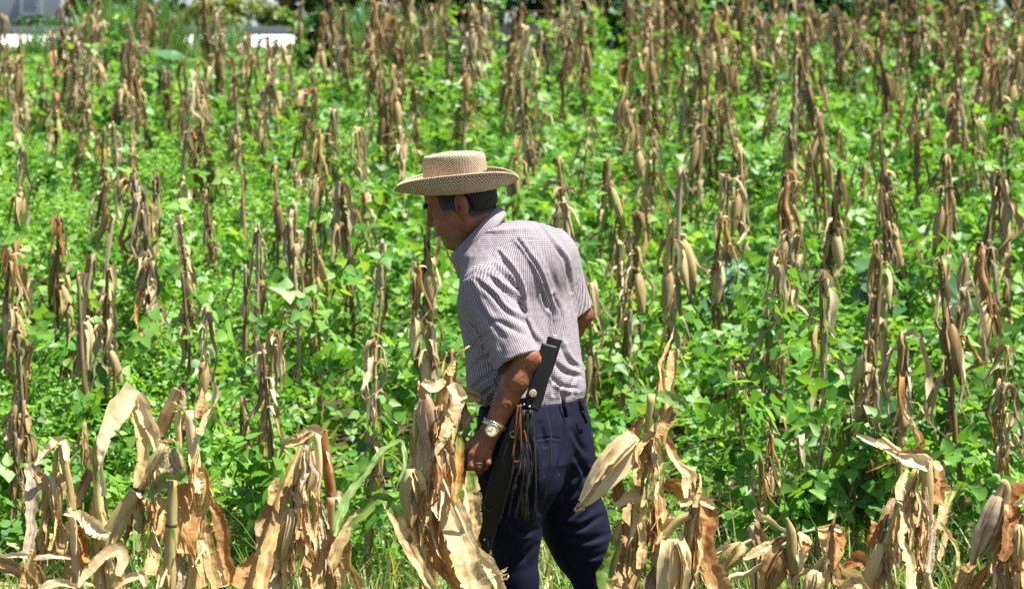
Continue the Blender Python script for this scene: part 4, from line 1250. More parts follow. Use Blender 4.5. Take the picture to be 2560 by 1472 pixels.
uvc = np.zeros(V.shape[:2] + (2,)); uvc[..., 0] = np.linspace(-.3, .3, nn)[None]; uvc[..., 1] = np.cumsum([0, .04, .004, .005, .016, .016, .016, .016, .004])[:, None]
g = Geo(); g.add(V.reshape(-1, 3), grid_faces(len(rows), nn), uv=uvc.reshape(-1, 2))
obj('collar', g.mesh('collar', GING, base=MB), SHIRT)

# ---- trousers
navy, nt, nd, lk = new_mat('navy_twill')
tc = N_(nt, 'ShaderNodeTexCoord')
n1 = noise_tex(nt, tc.outputs['Object'], 9, 4); n2 = noise_tex(nt, tc.outputs['Object'], 800, 2)
cc = ramp(nt, n1, [(.3, (.0045, .005, .0165)), (.7, (.008, .0084, .0260))])
dust = noise_tex(nt, tc.outputs['Object'], 60, 2)
cc = mixc(nt, math_(nt, 'MULTIPLY', smooth01(nt, dust, .66, .78), .22), cc, (.2, .18, .15))
finish(nt, cc, .75, .15, 0, None, n2, .3, .0008)
py_ = [990, 1010, 1050, 1106, 1150, 1190]
pl_ = [1208, 1208, 1205, 1202, 1212, 1250]; pr_ = [1452, 1456, 1466, 1468, 1466, 1430]
E = (np.array(pr_) - np.array(pl_)) / 2 / F * 8.0
trs = [loft([yz(y) for y in py_], [P((a + b) / 2, 0, 0)[0] for a, b in zip(pl_, pr_)], [8.0] * 6, E / .765, E / .765 * .66, LF2, FW, .05),
       rcone(P(1310, 1090, -.05), P(1296, 1185, -.085), .112, .111, .05), rcone(P(1296, 1185, -.085), P(1278, 1290, -.10), .111, .084, .05),
       rcone(P(1278, 1290, -.10), P(1288, 1345, -.10), .084, .067, .03), rcone(P(1288, 1345, -.10), P(1292, 1450, -.10), .067, .060, .02), rcone(P(1292, 1450, -.10), P(1300, 1775, -.10), .062, .058, .02),
       rcone(P(1380, 1100, .07), P(1402, 1200, .08), .10, .105, .05), rcone(P(1402, 1200, .08), P(1436, 1310, .09), .104, .092, .03),
       rcone(P(1436, 1310, .09), P(1456, 1368, .10), .092, .084, .03), rcone(P(1456, 1368, .10), P(1482, 1440, .10), .084, .060, .03), rcone(P(1482, 1440, .10), P(1570, 1735, .06), .062, .055, .02),
       plane_cut(P(1330, 1004, 0), np.array([-.06, 0, 1.]), .002)]
V, Q = sdf_mesh(trs, (-.22, 7.66, .04), (.42, 8.38, 1.12), .0032, 2)
TS = [([(1418, 1040), (1410, 1110), (1392, 1180), (1352, 1280)], 6, 7, 1),
      ([(1395, 1300), (1440, 1270), (1478, 1215)], 7, 8, 1), ([(1400, 1312), (1450, 1318), (1505, 1290)], 5, 7, -1), ([(1420, 1345), (1470, 1350), (1520, 1335)], 4, 7, 1), ([(1440, 1385), (1480, 1392), (1520, 1380)], 3, 6, 1),
      ([(1440, 1140), (1462, 1180), (1476, 1230)], 6, 7, 1), ([(1432, 1075), (1448, 1110), (1462, 1130)], 5, 6, 1), ([(1410, 1240), (1440, 1225), (1468, 1180)], 6, 7, -1),
      ([(1230, 1060), (1258, 1140), (1262, 1220)], 5, 8, 1), ([(1300, 1060), (1330, 1160), (1322, 1260)], 5, 9, -1), ([(1350, 1060), (1362, 1120), (1350, 1190)], 4, 7, 1), ([(1262, 1290), (1300, 1330), (1338, 1322)], 4, 7, 1), ([(1270, 1400), (1300, 1396), (1338, 1360)], 4, 7, -1),
      ([(1336, 1100), (1372, 1094), (1402, 1098)], 2, 2.5, 1)]
V = folds(V, Q, TS, 8.3)
N = vnormals(V, Q)
V = V + N * (.0035 * noise3(V * [1, 1, .45], 11, 15) + .0012 * noise3(V * [1, 1, .6], 34, 16))[:, None]
g = Geo(); g.add(V, Q)
TR = obj('trousers', g.mesh('trousers', navy, base=MB), MAN)
# back pocket welt and belt loops
LEATH = plain('black_leather', (.010, .0095, .009), .55, .3, nscale=60, namp=.3, bstr=.25)
g = blade([P(1452, 1030, -.055), P(1464, 1052, -.03)], .020, 1.0, n=8, m=5, curl=.4)
g = tube([P(1455, 1028, -.06), P(1462, 1044, -.05), P(1466, 1056, -.03)], .0045, n=10, m=6, flat=.7)
obj('pocket', g.mesh('pocket', navy, base=MB), TR)
# belt
ph = np.linspace(0, 2 * np.pi, 80, endpoint=False)
bc = P(1331, 1017, 0)
a_, b_ = .170, .112
rows = []
for dz, dr in ((-.017, .0), (-.016, .004), (0, .0055), (.016, .004), (.017, .0)):
    rows.append([bc + LF2 * (a_ + dr) * math.cos(t) + FW * (b_ + dr) * math.sin(t) + np.array([0, 0, dz + .06 * -(LF2 * a_ * math.cos(t) + FW * b_ * math.sin(t))[0] * -1]) for t in ph])
g = Geo(); g.add(np.array(rows).reshape(-1, 3), grid_faces(5, 80, True))
BELT = obj('belt', g.mesh('belt', LEATH, base=MB), MAN)
for px, w in ((1412, -.10), (1290, -.155), (1455, -.01)):
    g = tube([P(px - 4, 996, w - .008), P(px, 1018, w - .013), P(px + 4, 1042, w - .004)], [.006, .007, .006], n=8, m=6, flat=.35)
    obj('belt_loop', g.mesh('belt_loop', navy, base=MB), TR)

# boots under the trousers
for A, dx, nm in ((ANL, 0, 'boot'), (ANR, 1, 'boot')):
    gz = max(float(ground(A[1])), 0)
    heel = np.array([A[0] + .015, A[1], gz + .045 + (.10 if dx else 0)]); toe = heel + FW * .20 + np.array([0, 0, -.012 - (.085 if dx else 0)])
    V, Q = sdf_mesh([rcone(A, heel, .05, .042, .02), rcone(heel, toe, .043, .036, .02)], heel - .36, heel + .36, .006, 1)
    V[:, 2] = np.maximum(V[:, 2], gz + .004)
    g = Geo(); g.add(V, Q); obj(nm, g.mesh(nm, LEATH, base=MB), MAN)

# ---- hat
def weave():
    m, nt, nd, lk = new_mat('woven_straw')
    uv = N_(nt, 'ShaderNodeUVMap'); sx = N_(nt, 'ShaderNodeSeparateXYZ'); lk.new(uv.outputs[0], sx.inputs[0])
    at = N_(nt, 'ShaderNodeAttribute', attribute_name='tint')
    tc = N_(nt, 'ShaderNodeTexCoord')
    tri = math_(nt, 'MULTIPLY', math_(nt, 'PINGPONG', math_(nt, 'DIVIDE', sx.outputs[0], .0086), .5), 1.7)
    f = math_(nt, 'FRACT', math_(nt, 'ADD', math_(nt, 'DIVIDE', sx.outputs[1], .0066), tri))
    d = smooth01(nt, math_(nt, 'ABSOLUTE', math_(nt, 'SUBTRACT', f, .5)), .22, .30)
    n = noise_tex(nt, tc.outputs['Object'], 120, 2)
    cream = ramp(nt, n, [(.3, (.70, .55, .35)), (.7, (.84, .70, .48))])
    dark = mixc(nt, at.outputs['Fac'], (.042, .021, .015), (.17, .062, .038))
    finish(nt, mixc(nt, d, cream, dark), .65, .25, .0, None, math_(nt, 'ADD', f, n), .4, .0015)
    return m
WV = weave()
HTC = P(1143, 478, .08)
tl = math.radians(4.3); rl_ = math.radians(3.8)
hx = np.array([-math.cos(tl), 0, -math.sin(tl)])              # towards the front
hz0 = np.array([-math.sin(tl), 0, math.cos(tl)])
hy = np.array([0, -math.cos(rl_), 0]) + hz0 * -math.sin(rl_)   # his left, towards the camera
hz = np.cross(hy, hx) * -1
hz = nrmz(hz if hz[2] > 0 else -hz)
def HT(x, y, z): return HTC + np.multiply.outer(x, hx) + np.multiply.outer(y, hy) + np.multiply.outer(z, hz)
th = np.linspace(0, 2 * np.pi, 120, endpoint=False)
cs, sn = np.cos(th), np.sin(th)
ca, cb = .097, .082
# crown, from the brim up, with a thin wall
prof = [(1.0, 0.), (1.0, .012), (.985, .03), (.975, .05), (.97, .07), (.965, .09), (.957, .100), (.935, .1065), (.89, .1105), (.80, .1095), (.6, .106), (.35, .103), (.1, .102), (.0, .102)]
V = np.array([HT(ca * r * cs + .002, cb * r * sn, z + 0 * th + (-.003 * np.cos(2 * th) if z > .1 else 0)) for r, z in prof])
Lp = np.concatenate([[0], np.cumsum([math.hypot((a[0] - b[0]) * .09, a[1] - b[1]) for a, b in zip(prof[1:], prof[:-1])])])
uvh = np.zeros(V.shape[:2] + (2,)); uvh[..., 0] = th[None] * .09; uvh[..., 1] = Lp[:, None]
V = V + .0009 * np.stack([noise3(V, 40, 60 + q) for q in range(3)], -1)
HATO = empty('hat', (0, 0, 0)); HATO.parent = MAN
g = Geo(); g.add(V.reshape(-1, 3), grid_faces(len(prof), 120, True), uv=uvh.reshape(-1, 2), a=np.repeat(np.clip(1 - Lp / .10, 0, 1), 120))
obj('crown', g.mesh('crown', WV, base=MB), HATO)
tt = np.linspace(0, 1, 16)
side = np.abs(sn) ** 1.0
zr = .054 * side + np.where(cs > 0, .010 * cs ** 2, .020 * cs ** 2)
RX = .181 - .018 * 0; RY = .150
rows = []
for lay, dz in ((0, 0.), (1, .0035)):
    for t in (tt if lay == 0 else tt[::-1]):
        ex = ca + (RX - ca) * t
        ey = cb + (RY - cb) * (1 - (1 - t) ** 1.55)
        z = zr * t ** 2.1 - .008 * np.sin(np.pi * t) * side + dz + .0016 * np.sin(3 * th + 1) * t
        rows.append(HT(ex * cs, ey * sn, z))
V = np.array(rows)
uvh = np.zeros(V.shape[:2] + (2,)); uvh[..., 0] = th[None] * .135; uvh[..., 1] = np.concatenate([tt, tt[::-1]])[:, None] * .088
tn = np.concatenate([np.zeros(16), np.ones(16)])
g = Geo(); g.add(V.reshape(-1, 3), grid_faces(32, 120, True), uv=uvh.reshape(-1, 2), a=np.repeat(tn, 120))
rim = V[15] * .5 + V[16] * .5
obj('brim', g.mesh('brim', WV, base=MB), HATO)
g = tube(np.vstack([rim, rim[:1]]), .0028, n=200, m=6, cap=False)
obj('brim_edge', g.mesh('brim_edge', WV, base=MB), HATO)

# ---- wrist watch and ring
STEEL = plain('brushed_steel', (.60, .54, .40), .28, .5, 1.0, nscale=90, namp=.2)
GOLD = plain('gold_steel', (.72, .60, .34), .30, .5, 1.0, nscale=90, namp=.2)
WAT = empty('watch', (0, 0, 0)); WAT.parent = MAN
wd = nrmz(LE - LW); wc = LW + wd * .006
e2 = nrmz(np.cross(wd, [0, 1, 0])); e1 = np.cross(wd, e2)
e1 = e1 if e1[1] < 0 else -e1
ph = np.linspace(0, 2 * np.pi, 44, endpoint=False)
for i in range(22):
    a0, a1 = ph[2 * i], ph[2 * i] + 2 * np.pi / 22 * .86
    pts = [wc + e1 * .0335 * math.cos(t) + e2 * .0335 * math.sin(t) for t in (a0, (a0 + a1) / 2, a1)]
    if pts[1][1] > wc[1] + .02: pass
    gg = Geo()
    V = np.array([[p_ + s * wd * .0085 + o_ * nrmz(p_ - wc) for s, o_ in ((-1, -.0012), (-1, .001), (-.9, .0018), (.9, .0018), (1, .001), (1, -.0012))] for p_ in pts])
    gg.add(V.reshape(-1, 3), grid_faces(3, 6, True), [])
    obj('strap_link', gg.mesh('strap_link', GOLD if i % 2 else STEEL, base=MB), WAT)
fc = P(1230, 1073, -.245) + np.array([0, -.0335, 0.]); fnrm = nrmz(np.array([.02, -1, .18])); fx = nrmz(np.cross([0, 0, 1], fnrm)); fy = np.cross(fnrm, fx)
def disc(c, r, z0, z1, n=40, bev=.002):
    pr = [(r, z0), (r, z1 - bev), (r - bev, z1), (r - 2.2 * bev, z1 - .0008)]
    a = np.linspace(0, 2 * np.pi, n, endpoint=False)
    V = np.array([[c + fx * rr * math.cos(t) + fy * rr * math.sin(t) + fnrm * z for t in a] for rr, z in pr])
    gg = Geo(); gg.add(V.reshape(-1, 3), grid_faces(len(pr), n, True)); return gg
obj('case', disc(fc, .0195, -.008, .005).mesh('watch_case', STEEL, base=MB), WAT)
a = np.linspace(0, 2 * np.pi, 40, endpoint=False)
V = np.array([fc + fnrm * .0036] + [fc + fx * .0158 * math.cos(t) + fy * .0158 * math.sin(t) + fnrm * .0036 for t in a])
g = Geo(); g.add(V, None, [(0, 1 + i, 1 + (i + 1) % 40) for i in range(40)])
DIAL = obj('dial', g.mesh('dial', plain('dial_cream', (.72, .62, .38), .3, .5, namp=.08, nscale=200, bstr=0), smooth=False, base=MB), WAT)
g = Geo()
for ang, L_ in ((1.2, .009), (2.9, .012)):
    d_ = fx * math.cos(ang) + fy * math.sin(ang)
    g.addg(tube([fc + fnrm * .0046, fc + fnrm * .0046 + d_ * L_], .0005, n=3, m=4))
for i in range(12):
    d_ = fx * math.cos(i * math.pi / 6) + fy * math.sin(i * math.pi / 6)
    g.addg(tube([fc + fnrm * .0042 + d_ * .0125, fc + fnrm * .0042 + d_ * .0145], .0005, n=3, m=4))
obj('hands', g.mesh('watch_hands', plain('watch_black', (.03, .03, .03), .4, .4), base=MB), WAT)
p0 = mcp[2] * .30 + P(1197, 1166, -.270) * .70
d_ = nrmz(P(1197, 1166, -.270) - mcp[2]); x1 = nrmz(np.cross(d_, [1, 0, 0])); x2 = np.cross(d_, x1)
rp = [p0 + .0115 * (x1 * math.cos(t) + x2 * math.sin(t)) for t in np.linspace(0, 2 * np.pi, 25)]
obj('ring', tube(rp, .0019, n=40, m=8, cap=False).mesh('ring', plain('silver', (.75, .74, .72), .2, .5, 1.0), base=MB), MAN)

# ------------------------------------------------------------------ machete in its sheath, hung from the belt
SH = empty('machete_sheath', P(1318, 1020, -.24), 'black leather machete sheath with fringe and cords hanging at the man\'s left hip', 'machete sheath')
SB = np.array(SH.location)
def slab(pts, w, th, n=30, name='slab', roll=0.0, mat=None, parent=SH, bulge=.3, m=14):
    k = len(pts)
    w = np.interp(np.linspace(0, 1, k), np.linspace(0, 1, len(w)), w) if not np.isscalar(w) else np.full(k, w)
    C = crom(np.column_stack([np.asarray(pts), w]), n); X, W = C[:, :3], C[:, 3]
    T = nrmz(np.gradient(X, axis=0)); S = nrmz(np.cross(T, [0., -1., 0.])); Nn = nrmz(np.cross(S, T))
    S, Nn = S * math.cos(roll) + Nn * math.sin(roll), Nn * math.cos(roll) - S * math.sin(roll)
    a = np.linspace(0, 2 * np.pi, m, endpoint=False)
    ux = np.sign(np.cos(a)) * np.abs(np.cos(a)) ** .45; uy = np.sign(np.sin(a)) * np.abs(np.sin(a)) ** .6
    V = X[:, None] + (W / 2)[:, None, None] * ux[None, :, None] * S[:, None] + th / 2 * uy[None, :, None] * Nn[:, None]
    V = np.concatenate([X[None, :1].repeat(m, 1).reshape(1, m, 3), V, X[None, -1:].repeat(m, 1).reshape(1, m, 3)])
    g = Geo(); g.add(V.reshape(-1, 3), grid_faces(n + 2, m, True)); return g
obj('scabbard', slab([P(1312, 1015, -.245), P(1288, 1090, -.25), P(1250, 1200, -.25), P(1224, 1300, -.235), P(1208, 1385, -.225)], [.050, .056, .060, .052, .034], .016).mesh('scabbard', LEATH, base=SB), SH)
FRONT = slab([P(1374, 862, -.235), P(1356, 930, -.245), P(1334, 1000, -.252), P(1326, 1022, -.256)], [.046, .047, .050, .042], .012)
obj('belt_hanger', FRONT.mesh('belt_hanger', LEATH, base=SB), SH)
hg = slab([P(1387, 846, -.215), P(1378, 880, -.222), P(1364, 930, -.228)], [.043, .040, .036], .030, m=18)
obj('handle', hg.mesh('machete_handle', plain('black_plastic', (.007, .007, .0075), .45, .35), base=SB), SH)
gg = disc(P(1332, 983, -.262), .0112, -.003, .0018); 
CON = obj('concho', gg.mesh('concho', plain('pale_brass', (.62, .52, .30), .35, .5, .6), base=SB), SH)
V = np.array([P(1332, 983, -.262) + fnrm * .0012] + [P(1332, 983, -.262) + fx * .0080 * math.cos(t) + fy * .0080 * math.sin(t) + fnrm * .0012 for t in a])
g = Geo(); g.add(V, None, [(0, 1 + i, 1 + (i + 1) % 40) for i in range(40)])
obj('concho_face', g.mesh('concho_face', plain('horn', (.50, .43, .30), .4, .4), smooth=False, base=SB), CON)
g = Geo()
for dx in (-4, 3):
    for dy in (-3, 3):
        g.addg(tube([P(1332 + dx, 983 + dy, -.2645), P(1332 + dx + 1.5, 983 + dy, -.2645)], .0016, n=3, m=5))
obj('button_hole', g.mesh('button_hole', plain('hole_black', (.01, .01, .01), .8, .1), base=SB), CON)
for px, py in ((1310, 1011), (1324, 1016)):
    obj('stud', disc(P(px, py, -.268), .0036, -.003, .0028, n=14, bev=.0014).mesh('stud', STEEL, base=SB), SH)
gg = disc(P(1284, 1085, -.262), .011, -.002, .0015); obj('stud', gg.mesh('small_concho', plain('pale_shell', (.6, .57, .5), .4, .4), base=SB), SH)
obj('tip_cap', slab([P(1212, 1342, -.236), P(1214, 1372, -.232), P(1214, 1425, -.228)], [.020, .022, .014], .012).mesh('tip_cap', LEATH, base=SB), SH)
obj('stud', disc(P(1211, 1348, -.246), .0032, -.003, .0028, n=14, bev=.0012).mesh('tip_stud', STEEL, base=SB), SH)
CORD = plain('rust_cord', (.20, .070, .028), .6, .3, nscale=120)
for pts in ([(1302, 1010), (1298, 1050), (1290, 1100), (1282, 1130), (1284, 1150), (1294, 1156), (1302, 1140), (1302, 1090), (1300, 1020)],
            [(1294, 1012), (1290, 1060), (1286, 1105), (1280, 1140)], [(1310, 1075), (1316, 1100), (1317, 1140), (1320, 1166)], [(1300, 1140), (1300, 1165), (1299, 1186)]):
    obj('cord', tube([P(x, y, -.268 - .004 * (i % 2)) for i, (x, y) in enumerate(pts)], .0026, n=40, m=7).mesh('cord', CORD, base=SB), SH)
STRIP = plain('dark_strip', (.030, .026, .020), .6, .3, nscale=80); STRIP2 = plain('khaki_strip', (.045, .040, .028), .65, .3, nscale=80)
rs = np.random.default_rng(3)
fr = [((1326, 1024), (1328, 1070), (1337, 1110), (1339, 1200), (1342, 1304), 6, 1), ((1318, 1024), (1322, 1100), (1328, 1150), (1316, 1230), (1313, 1300), 8, 1), ((1310, 1024), (1312, 1110), (1310, 1180), (1300, 1240), (1288, 1295), 7, 1),
      ((1306, 1024), (1306, 1100), (1300, 1160), (1284, 1220), (1272, 1290), 5, 0), ((1322, 1024), (1334, 1060), (1336, 1110), (1330, 1180), (1324, 1216), 3, 1), ((1300, 1024), (1290, 1100), (1282, 1160), (1262, 1240), (1250, 1300), 4, 0),
      ((1296, 1030), (1288, 1120), (1282, 1170), (1272, 1230), (1270, 1240), 3, 0), ((1358, 996), (1366, 1030), (1378, 1090), (1374, 1165), (1360, 1250), 4, 1), ((1292, 1030), (1276, 1090), (1262, 1130), (1254, 1160), (1253, 1168), 2.5, 0),
      ((1288, 1180), (1286, 1200), (1280, 1225), (1274, 1240), (1270, 1248), 2.5, 1), ((1294, 1180), (1292, 1200), (1288, 1222), (1282, 1240), (1281, 1246), 2.5, 1), ((1302, 1024), (1304, 1120), (1308, 1190), (1318, 1240), (1320, 1302), 6, 0),
      ((1314, 1024), (1318, 1080), (1324, 1160), (1306, 1200), (1306, 1290), 6, 0), ((1298, 1024), (1296, 1120), (1276, 1200), (1262, 1260), (1246, 1310), 5, 0), ((1330, 1024), (1340, 1120), (1338, 1240), (1334, 1290), (1332, 1300), 4, 0)]
for q in fr:
    pts = [P(x, y, -.262 - .006 * rs.random() - (.01 if i > 1 else 0) + (.02 if y > 1230 else 0)) for i, (x, y) in enumerate(q[:5])]
    w = q[5] * .00088
    obj('fringe_strip', slab(pts, [w * .7, w * .6, w * .8, w, w * 1.15], .0022, n=16, m=6).mesh('fringe_strip', STRIP2 if q[6] else STRIP, base=SB), SH)
# pressed chevron on the scabbard
g = tube([P(1206, 1264, -.254), P(1222, 1277, -.256), P(1246, 1262, -.254)], .0012, n=12, m=5)
obj('chevron', g.mesh('chevron', plain('worn_line', (.06, .058, .055), .6, .3), base=SB), SH)
# ------------------------------------------------------------------ things along the top of the field
def box(g, c, sx, sy, sz):
    v = np.array([(x, y, z) for x in (-.5, .5) for y in (-.5, .5) for z in (-.5, .5)]) * [sx, sy, sz] + c
    g.add(v, [(0, 1, 3, 2), (4, 6, 7, 5), (0, 4, 5, 1), (2, 3, 7, 6), (0, 2, 6, 4), (1, 5, 7, 3)])

def leaf_cloud(name, center, rad, n, size, mat, label, cat, seed, group=None, trunk=None, lumps=9, upb=.5, tpl=None, squash=1.0):
    """bush or tree: leaves through a lumpy volume, with stems; base at the ground"""
    r = np.random.default_rng(seed)
    center = np.asarray(center, float); rad = np.asarray(rad, float)
    base = np.array([center[0], center[1], float(gfar(center[1]))])
    root = empty(name, base, label, cat, group)
    lc = nrmz(r.normal(0, 1, (lumps, 3))) * r.uniform(.25, .75, (lumps, 1)); lr = r.uniform(.3, .6, lumps)
    w = lr ** 2; k = r.choice(lumps, n, p=w / w.sum())
    d = nrmz(r.normal(0, 1, (n, 3)))
    rr_ = lr[k][:, None] * (r.random((n, 1)) ** .33)
    p = center + rad * (lc[k] + d * rr_)
    p = p[p[:, 2] > gfar(p[:, 1]) + .02]
    g = Geo(); scatter_leaves(g, p, r.uniform(.6, 1.2, len(p)) * size, nrmz(p - center) + [0, -.1, upb], .6, np.clip(.5 + .25 * r.normal(0, 1, len(p)), 0, 1), r, tpl)
    o = obj('crown' if trunk else 'foliage', g.mesh(name + '_leaves', mat, base=base), root)
    g = Geo()
    if trunk:
        top = center + [0, 0, rad[2] * .1]
        g.addg(tube([base - [0, 0, .1], (base + top) / 2 + [r.normal(0, .1), 0, 0], top], [trunk, trunk * .75, trunk * .5], n=10, m=9, seed=seed))
        for q in range(5):
            g.addg(tube([base * .4 + top * .6, (top + center + rad * lc[q]) / 2, center + rad * lc[q]], [trunk * .4, trunk * .25, trunk * .1], n=8, m=6, seed=seed + q))
        obj('trunk', g.mesh('trunk', M['brown'], base=base), root)
    else:
        for q in range(6):
            g.addg(tube([base + [r.normal(0, .06), r.normal(0, .06), 0], (base + center) / 2 + [r.normal(0, .08), 0, 0], center + rad * lc[q % lumps] * .7], [.012, .009, .004], n=7, m=5, seed=seed + q))
        obj('stem', g.mesh('stem', M['brown'], base=base), root)
    return root

# dark trees beyond the road
tx = [-7.6, -5.4, -3.0, -1.0, 1.2, 3.2, 5.4, 7.6, -9.8, 9.8]
for i, x in enumerate(tx):
    d = [36, 35.2, 36, 37, 35.5, 36.5, 35.4, 36.3, 36, 35.5][i]
    gz = float(gfar(d))
    leaf_cloud('tree', (x, d, gz + 1.6 + .25 * (i % 3)), (1.7, 1.3, 1.9), 3800, .19, M['bush'],
               ['dark leafy tree behind the grey wall at top left', 'dark shaded tree behind the golden shrub', 'dark tree beyond the road left of the pole', 'dark tree beyond the road right of the pole', 'dark tree above the hat beyond the maize', 'dark tree beyond the maize right of the man', 'dark tree glimpsed through maize at upper right', 'dark tree behind the maize in the right corner', 'dark tree outside the left corner behind the wall', 'dark tree past the right corner of the field'][i], 'tree', 900 + i, 'trees beyond the field', trunk=.14, upb=.3)
# grey wall with a worn inscription at the top left
d = 32.2; k_ = d / F
def W(px, py, dd): return P(px, py, dd - 8)
WALL = concrete('grey_render', (.33, .355, .39))
x0, x1 = W(-260, 0, d)[0], W(152, 0, d)[0]
zb = float(gfar(d)) - .05; zt = W(0, -60, d)[2] + .5
wl = empty('wall', ((x0 + x1) / 2, d, zb), 'pale blue grey rendered wall with a worn inscription panel at top left', 'wall')
WBs = np.array(wl.location)
for a_, b_ in ((x0, W(62, 0, d)[0] - .006), (W(62, 0, d)[0] + .006, x1)):
    g = Geo(); box(g, ((a_ + b_) / 2, d + .15, (zb + zt) / 2), b_ - a_, .3, zt - zb)
    obj('slab', g.mesh('wall_slab', WALL, smooth=False, base=WBs), wl)
g = Geo(); box(g, W(77, 8, d - .012), .26, .024, .30)
pan = obj('panel', g.mesh('inscription_panel', concrete('panel_grey', (.36, .40, .45)), smooth=False, base=WBs), wl)
g = Geo(); r = np.random.default_rng(2)
for row in range(4):
    x = W(60, 0, d)[0] + .02
    while x < W(97, 0, d)[0] - .03:
        l_ = r.uniform(.012, .035)
        box(g, (x + l_ / 2, d - .027, W(0, -8 + row * 8.5, d)[2]), l_, .004, .014); x += l_ + .010
obj('inscription', g.mesh('inscription', concrete('dark_mark', (.20, .22, .25)), smooth=False, base=WBs), pan)
# pole
g = tube([W(666, 60, 32.6), W(666, -200, 32.6)], [.075, .072], n=8, m=16)
tag(obj('pole', g.mesh('pole', concrete('pole_paint', (.62, .63, .66)))), 'smooth pale grey pole standing behind the golden shrub', 'pole')
# golden shrubs, low verge planting, vine covered bush
leaf_cloud('golden_shrub', W(560, 48, 31.6), (.62, .4, .30), 2600, .07, M['thuja'], 'low golden green shrub spreading left of the pole', 'shrub', 31, 'golden shrubs by the pole')
leaf_cloud('golden_shrub', W(690, 50, 31.5), (.30, .3, .16), 1100, .06, M['thuja'], 'small golden green shrub at the right foot of the pole', 'shrub', 32, 'golden shrubs by the pole')
leaf_cloud('verge_plant', W(95, 66, 31.2), (.55, .2, .12), 900, .06, M['bush'], 'low green verge plants under the grey wall', 'plants', 33)
leaf_cloud('viny_bush', W(800, 122, 24.6), (.27, .22, .36), 2600, .075, M['bush'], 'dark green vine smothered bush in front of the white road', 'bush', 34)
def tall_grass(name, px, py0, d, n, hgt, spread, label, seed, mat='grass', wd=.011):
    r = np.random.default_rng(seed)
    x = W(px, 0, d)[0] + r.uniform(-1, 1, n) * spread; y = d + r.normal(0, .25, n)
    b = np.stack([x, y, gfar(y)], 1); L = hgt * r.uniform(.5, 1.1, n); a = r.uniform(0, 6.28, n); ln = r.uniform(.1, .7, n)
    t = np.linspace(0, 1, 6); dv = np.stack([np.cos(a), np.sin(a) * .5, 0 * a], 1)
    C = b[:, None] + L[:, None, None] * (t[None, :, None] * [0, 0, 1] * (1 - .4 * ln[:, None, None] * t[None, :, None] ** 2) + (ln[:, None] * t[None] ** 2)[..., None] * dv[:, None] * .7)
    S = nrmz(np.cross(dv, [0, 0, 1]) + [.6, 0, 0]); w = wd * r.uniform(.6, 1.2, (n, 1)) * np.array([1, 1, .95, .8, .5, .08])[None]
    V = np.stack([C - S[:, None] * w[..., None], C + S[:, None] * w[..., None]], 2)
    q = np.array([(2 * i, 2 * i + 1, 2 * i + 3, 2 * i + 2) for i in range(5)])
    g = Geo(); g.add(V.reshape(-1, 3), (q[None] + (np.arange(n) * 12)[:, None, None]).reshape(-1, 4), a=np.repeat(np.clip(r.normal(.5, .2, n), 0, .85), 12))
    return tag(obj(name, g.mesh(name, M[mat])), label, 'grass', kind='stuff')
tall_grass('tall_grass', 330, 0, 25.4, 900, .86, .44, 'clump of tall bright green grass in front of the white road', 41)
tall_grass('bank_grass', 810, 0, 31.5, 2200, .42, .75, 'fine pale green grass on the bank beyond the road', 42, wd=.009)
tall_grass('verge_grass', 300, 0, 31.2, 900, .15, 1.9, 'green grass along the verge behind the kerb', 43, wd=.009)
tall_grass('tall_grass', 110, 0, 26.9, 160, .42, .22, 'tuft of grass hiding part of the white road near the left corner', 44)
tall_grass('tall_grass', 545, 0, 26.6, 260, .48, .30, 'tuft of grass in front of the road below the golden shrub', 45)
tall_grass('tall_grass', 960, 0, 27.2, 500, .62, .50, 'tall grass closing off the road where the maize gets dense', 46)
for i, (px, n_) in enumerate(((1560, 3000), (1930, 3000), (2310, 3000), (2700, 2400))):
    leaf_cloud('hedge', (W(px, 0, 27.6)[0], 27.6, float(gfar(27.6)) + .40), (1.0, .3, .60), n_, .10, M['bush'], 'dark green hedge behind the maize, ' + ['just right of the man', 'above the far right rows', 'near the right corner', 'beyond the right frame edge'][i], 'hedge', 60 + i, 'hedge along the road')
# wire fence in front of the trees
fe = empty('wire_fence', W(1000, 80, 27.45), 'thin rusty wire strung between posts along the field top', 'fence')
FB = np.array(fe.location)
for px, m_ in ((892, plain('teal_paint', (.07, .22, .20), .5, .4)), (1425, M['brown'])):
    g = tube([W(px, 120, 27.45), W(px + 3, 22, 27.45)], [.030, .028], n=6, m=10); obj('post', g.mesh('post', m_, base=FB), fe)
for yy in (31, 62):
    g = tube([W(892, yy - 4, 27.42), W(1160, yy, 27.42), W(1425, yy - 3, 27.42)], .004, n=16, m=5)
    obj('wire', g.mesh('wire', plain('rusty_wire', (.28, .13, .09), .6, .3), base=FB), fe)

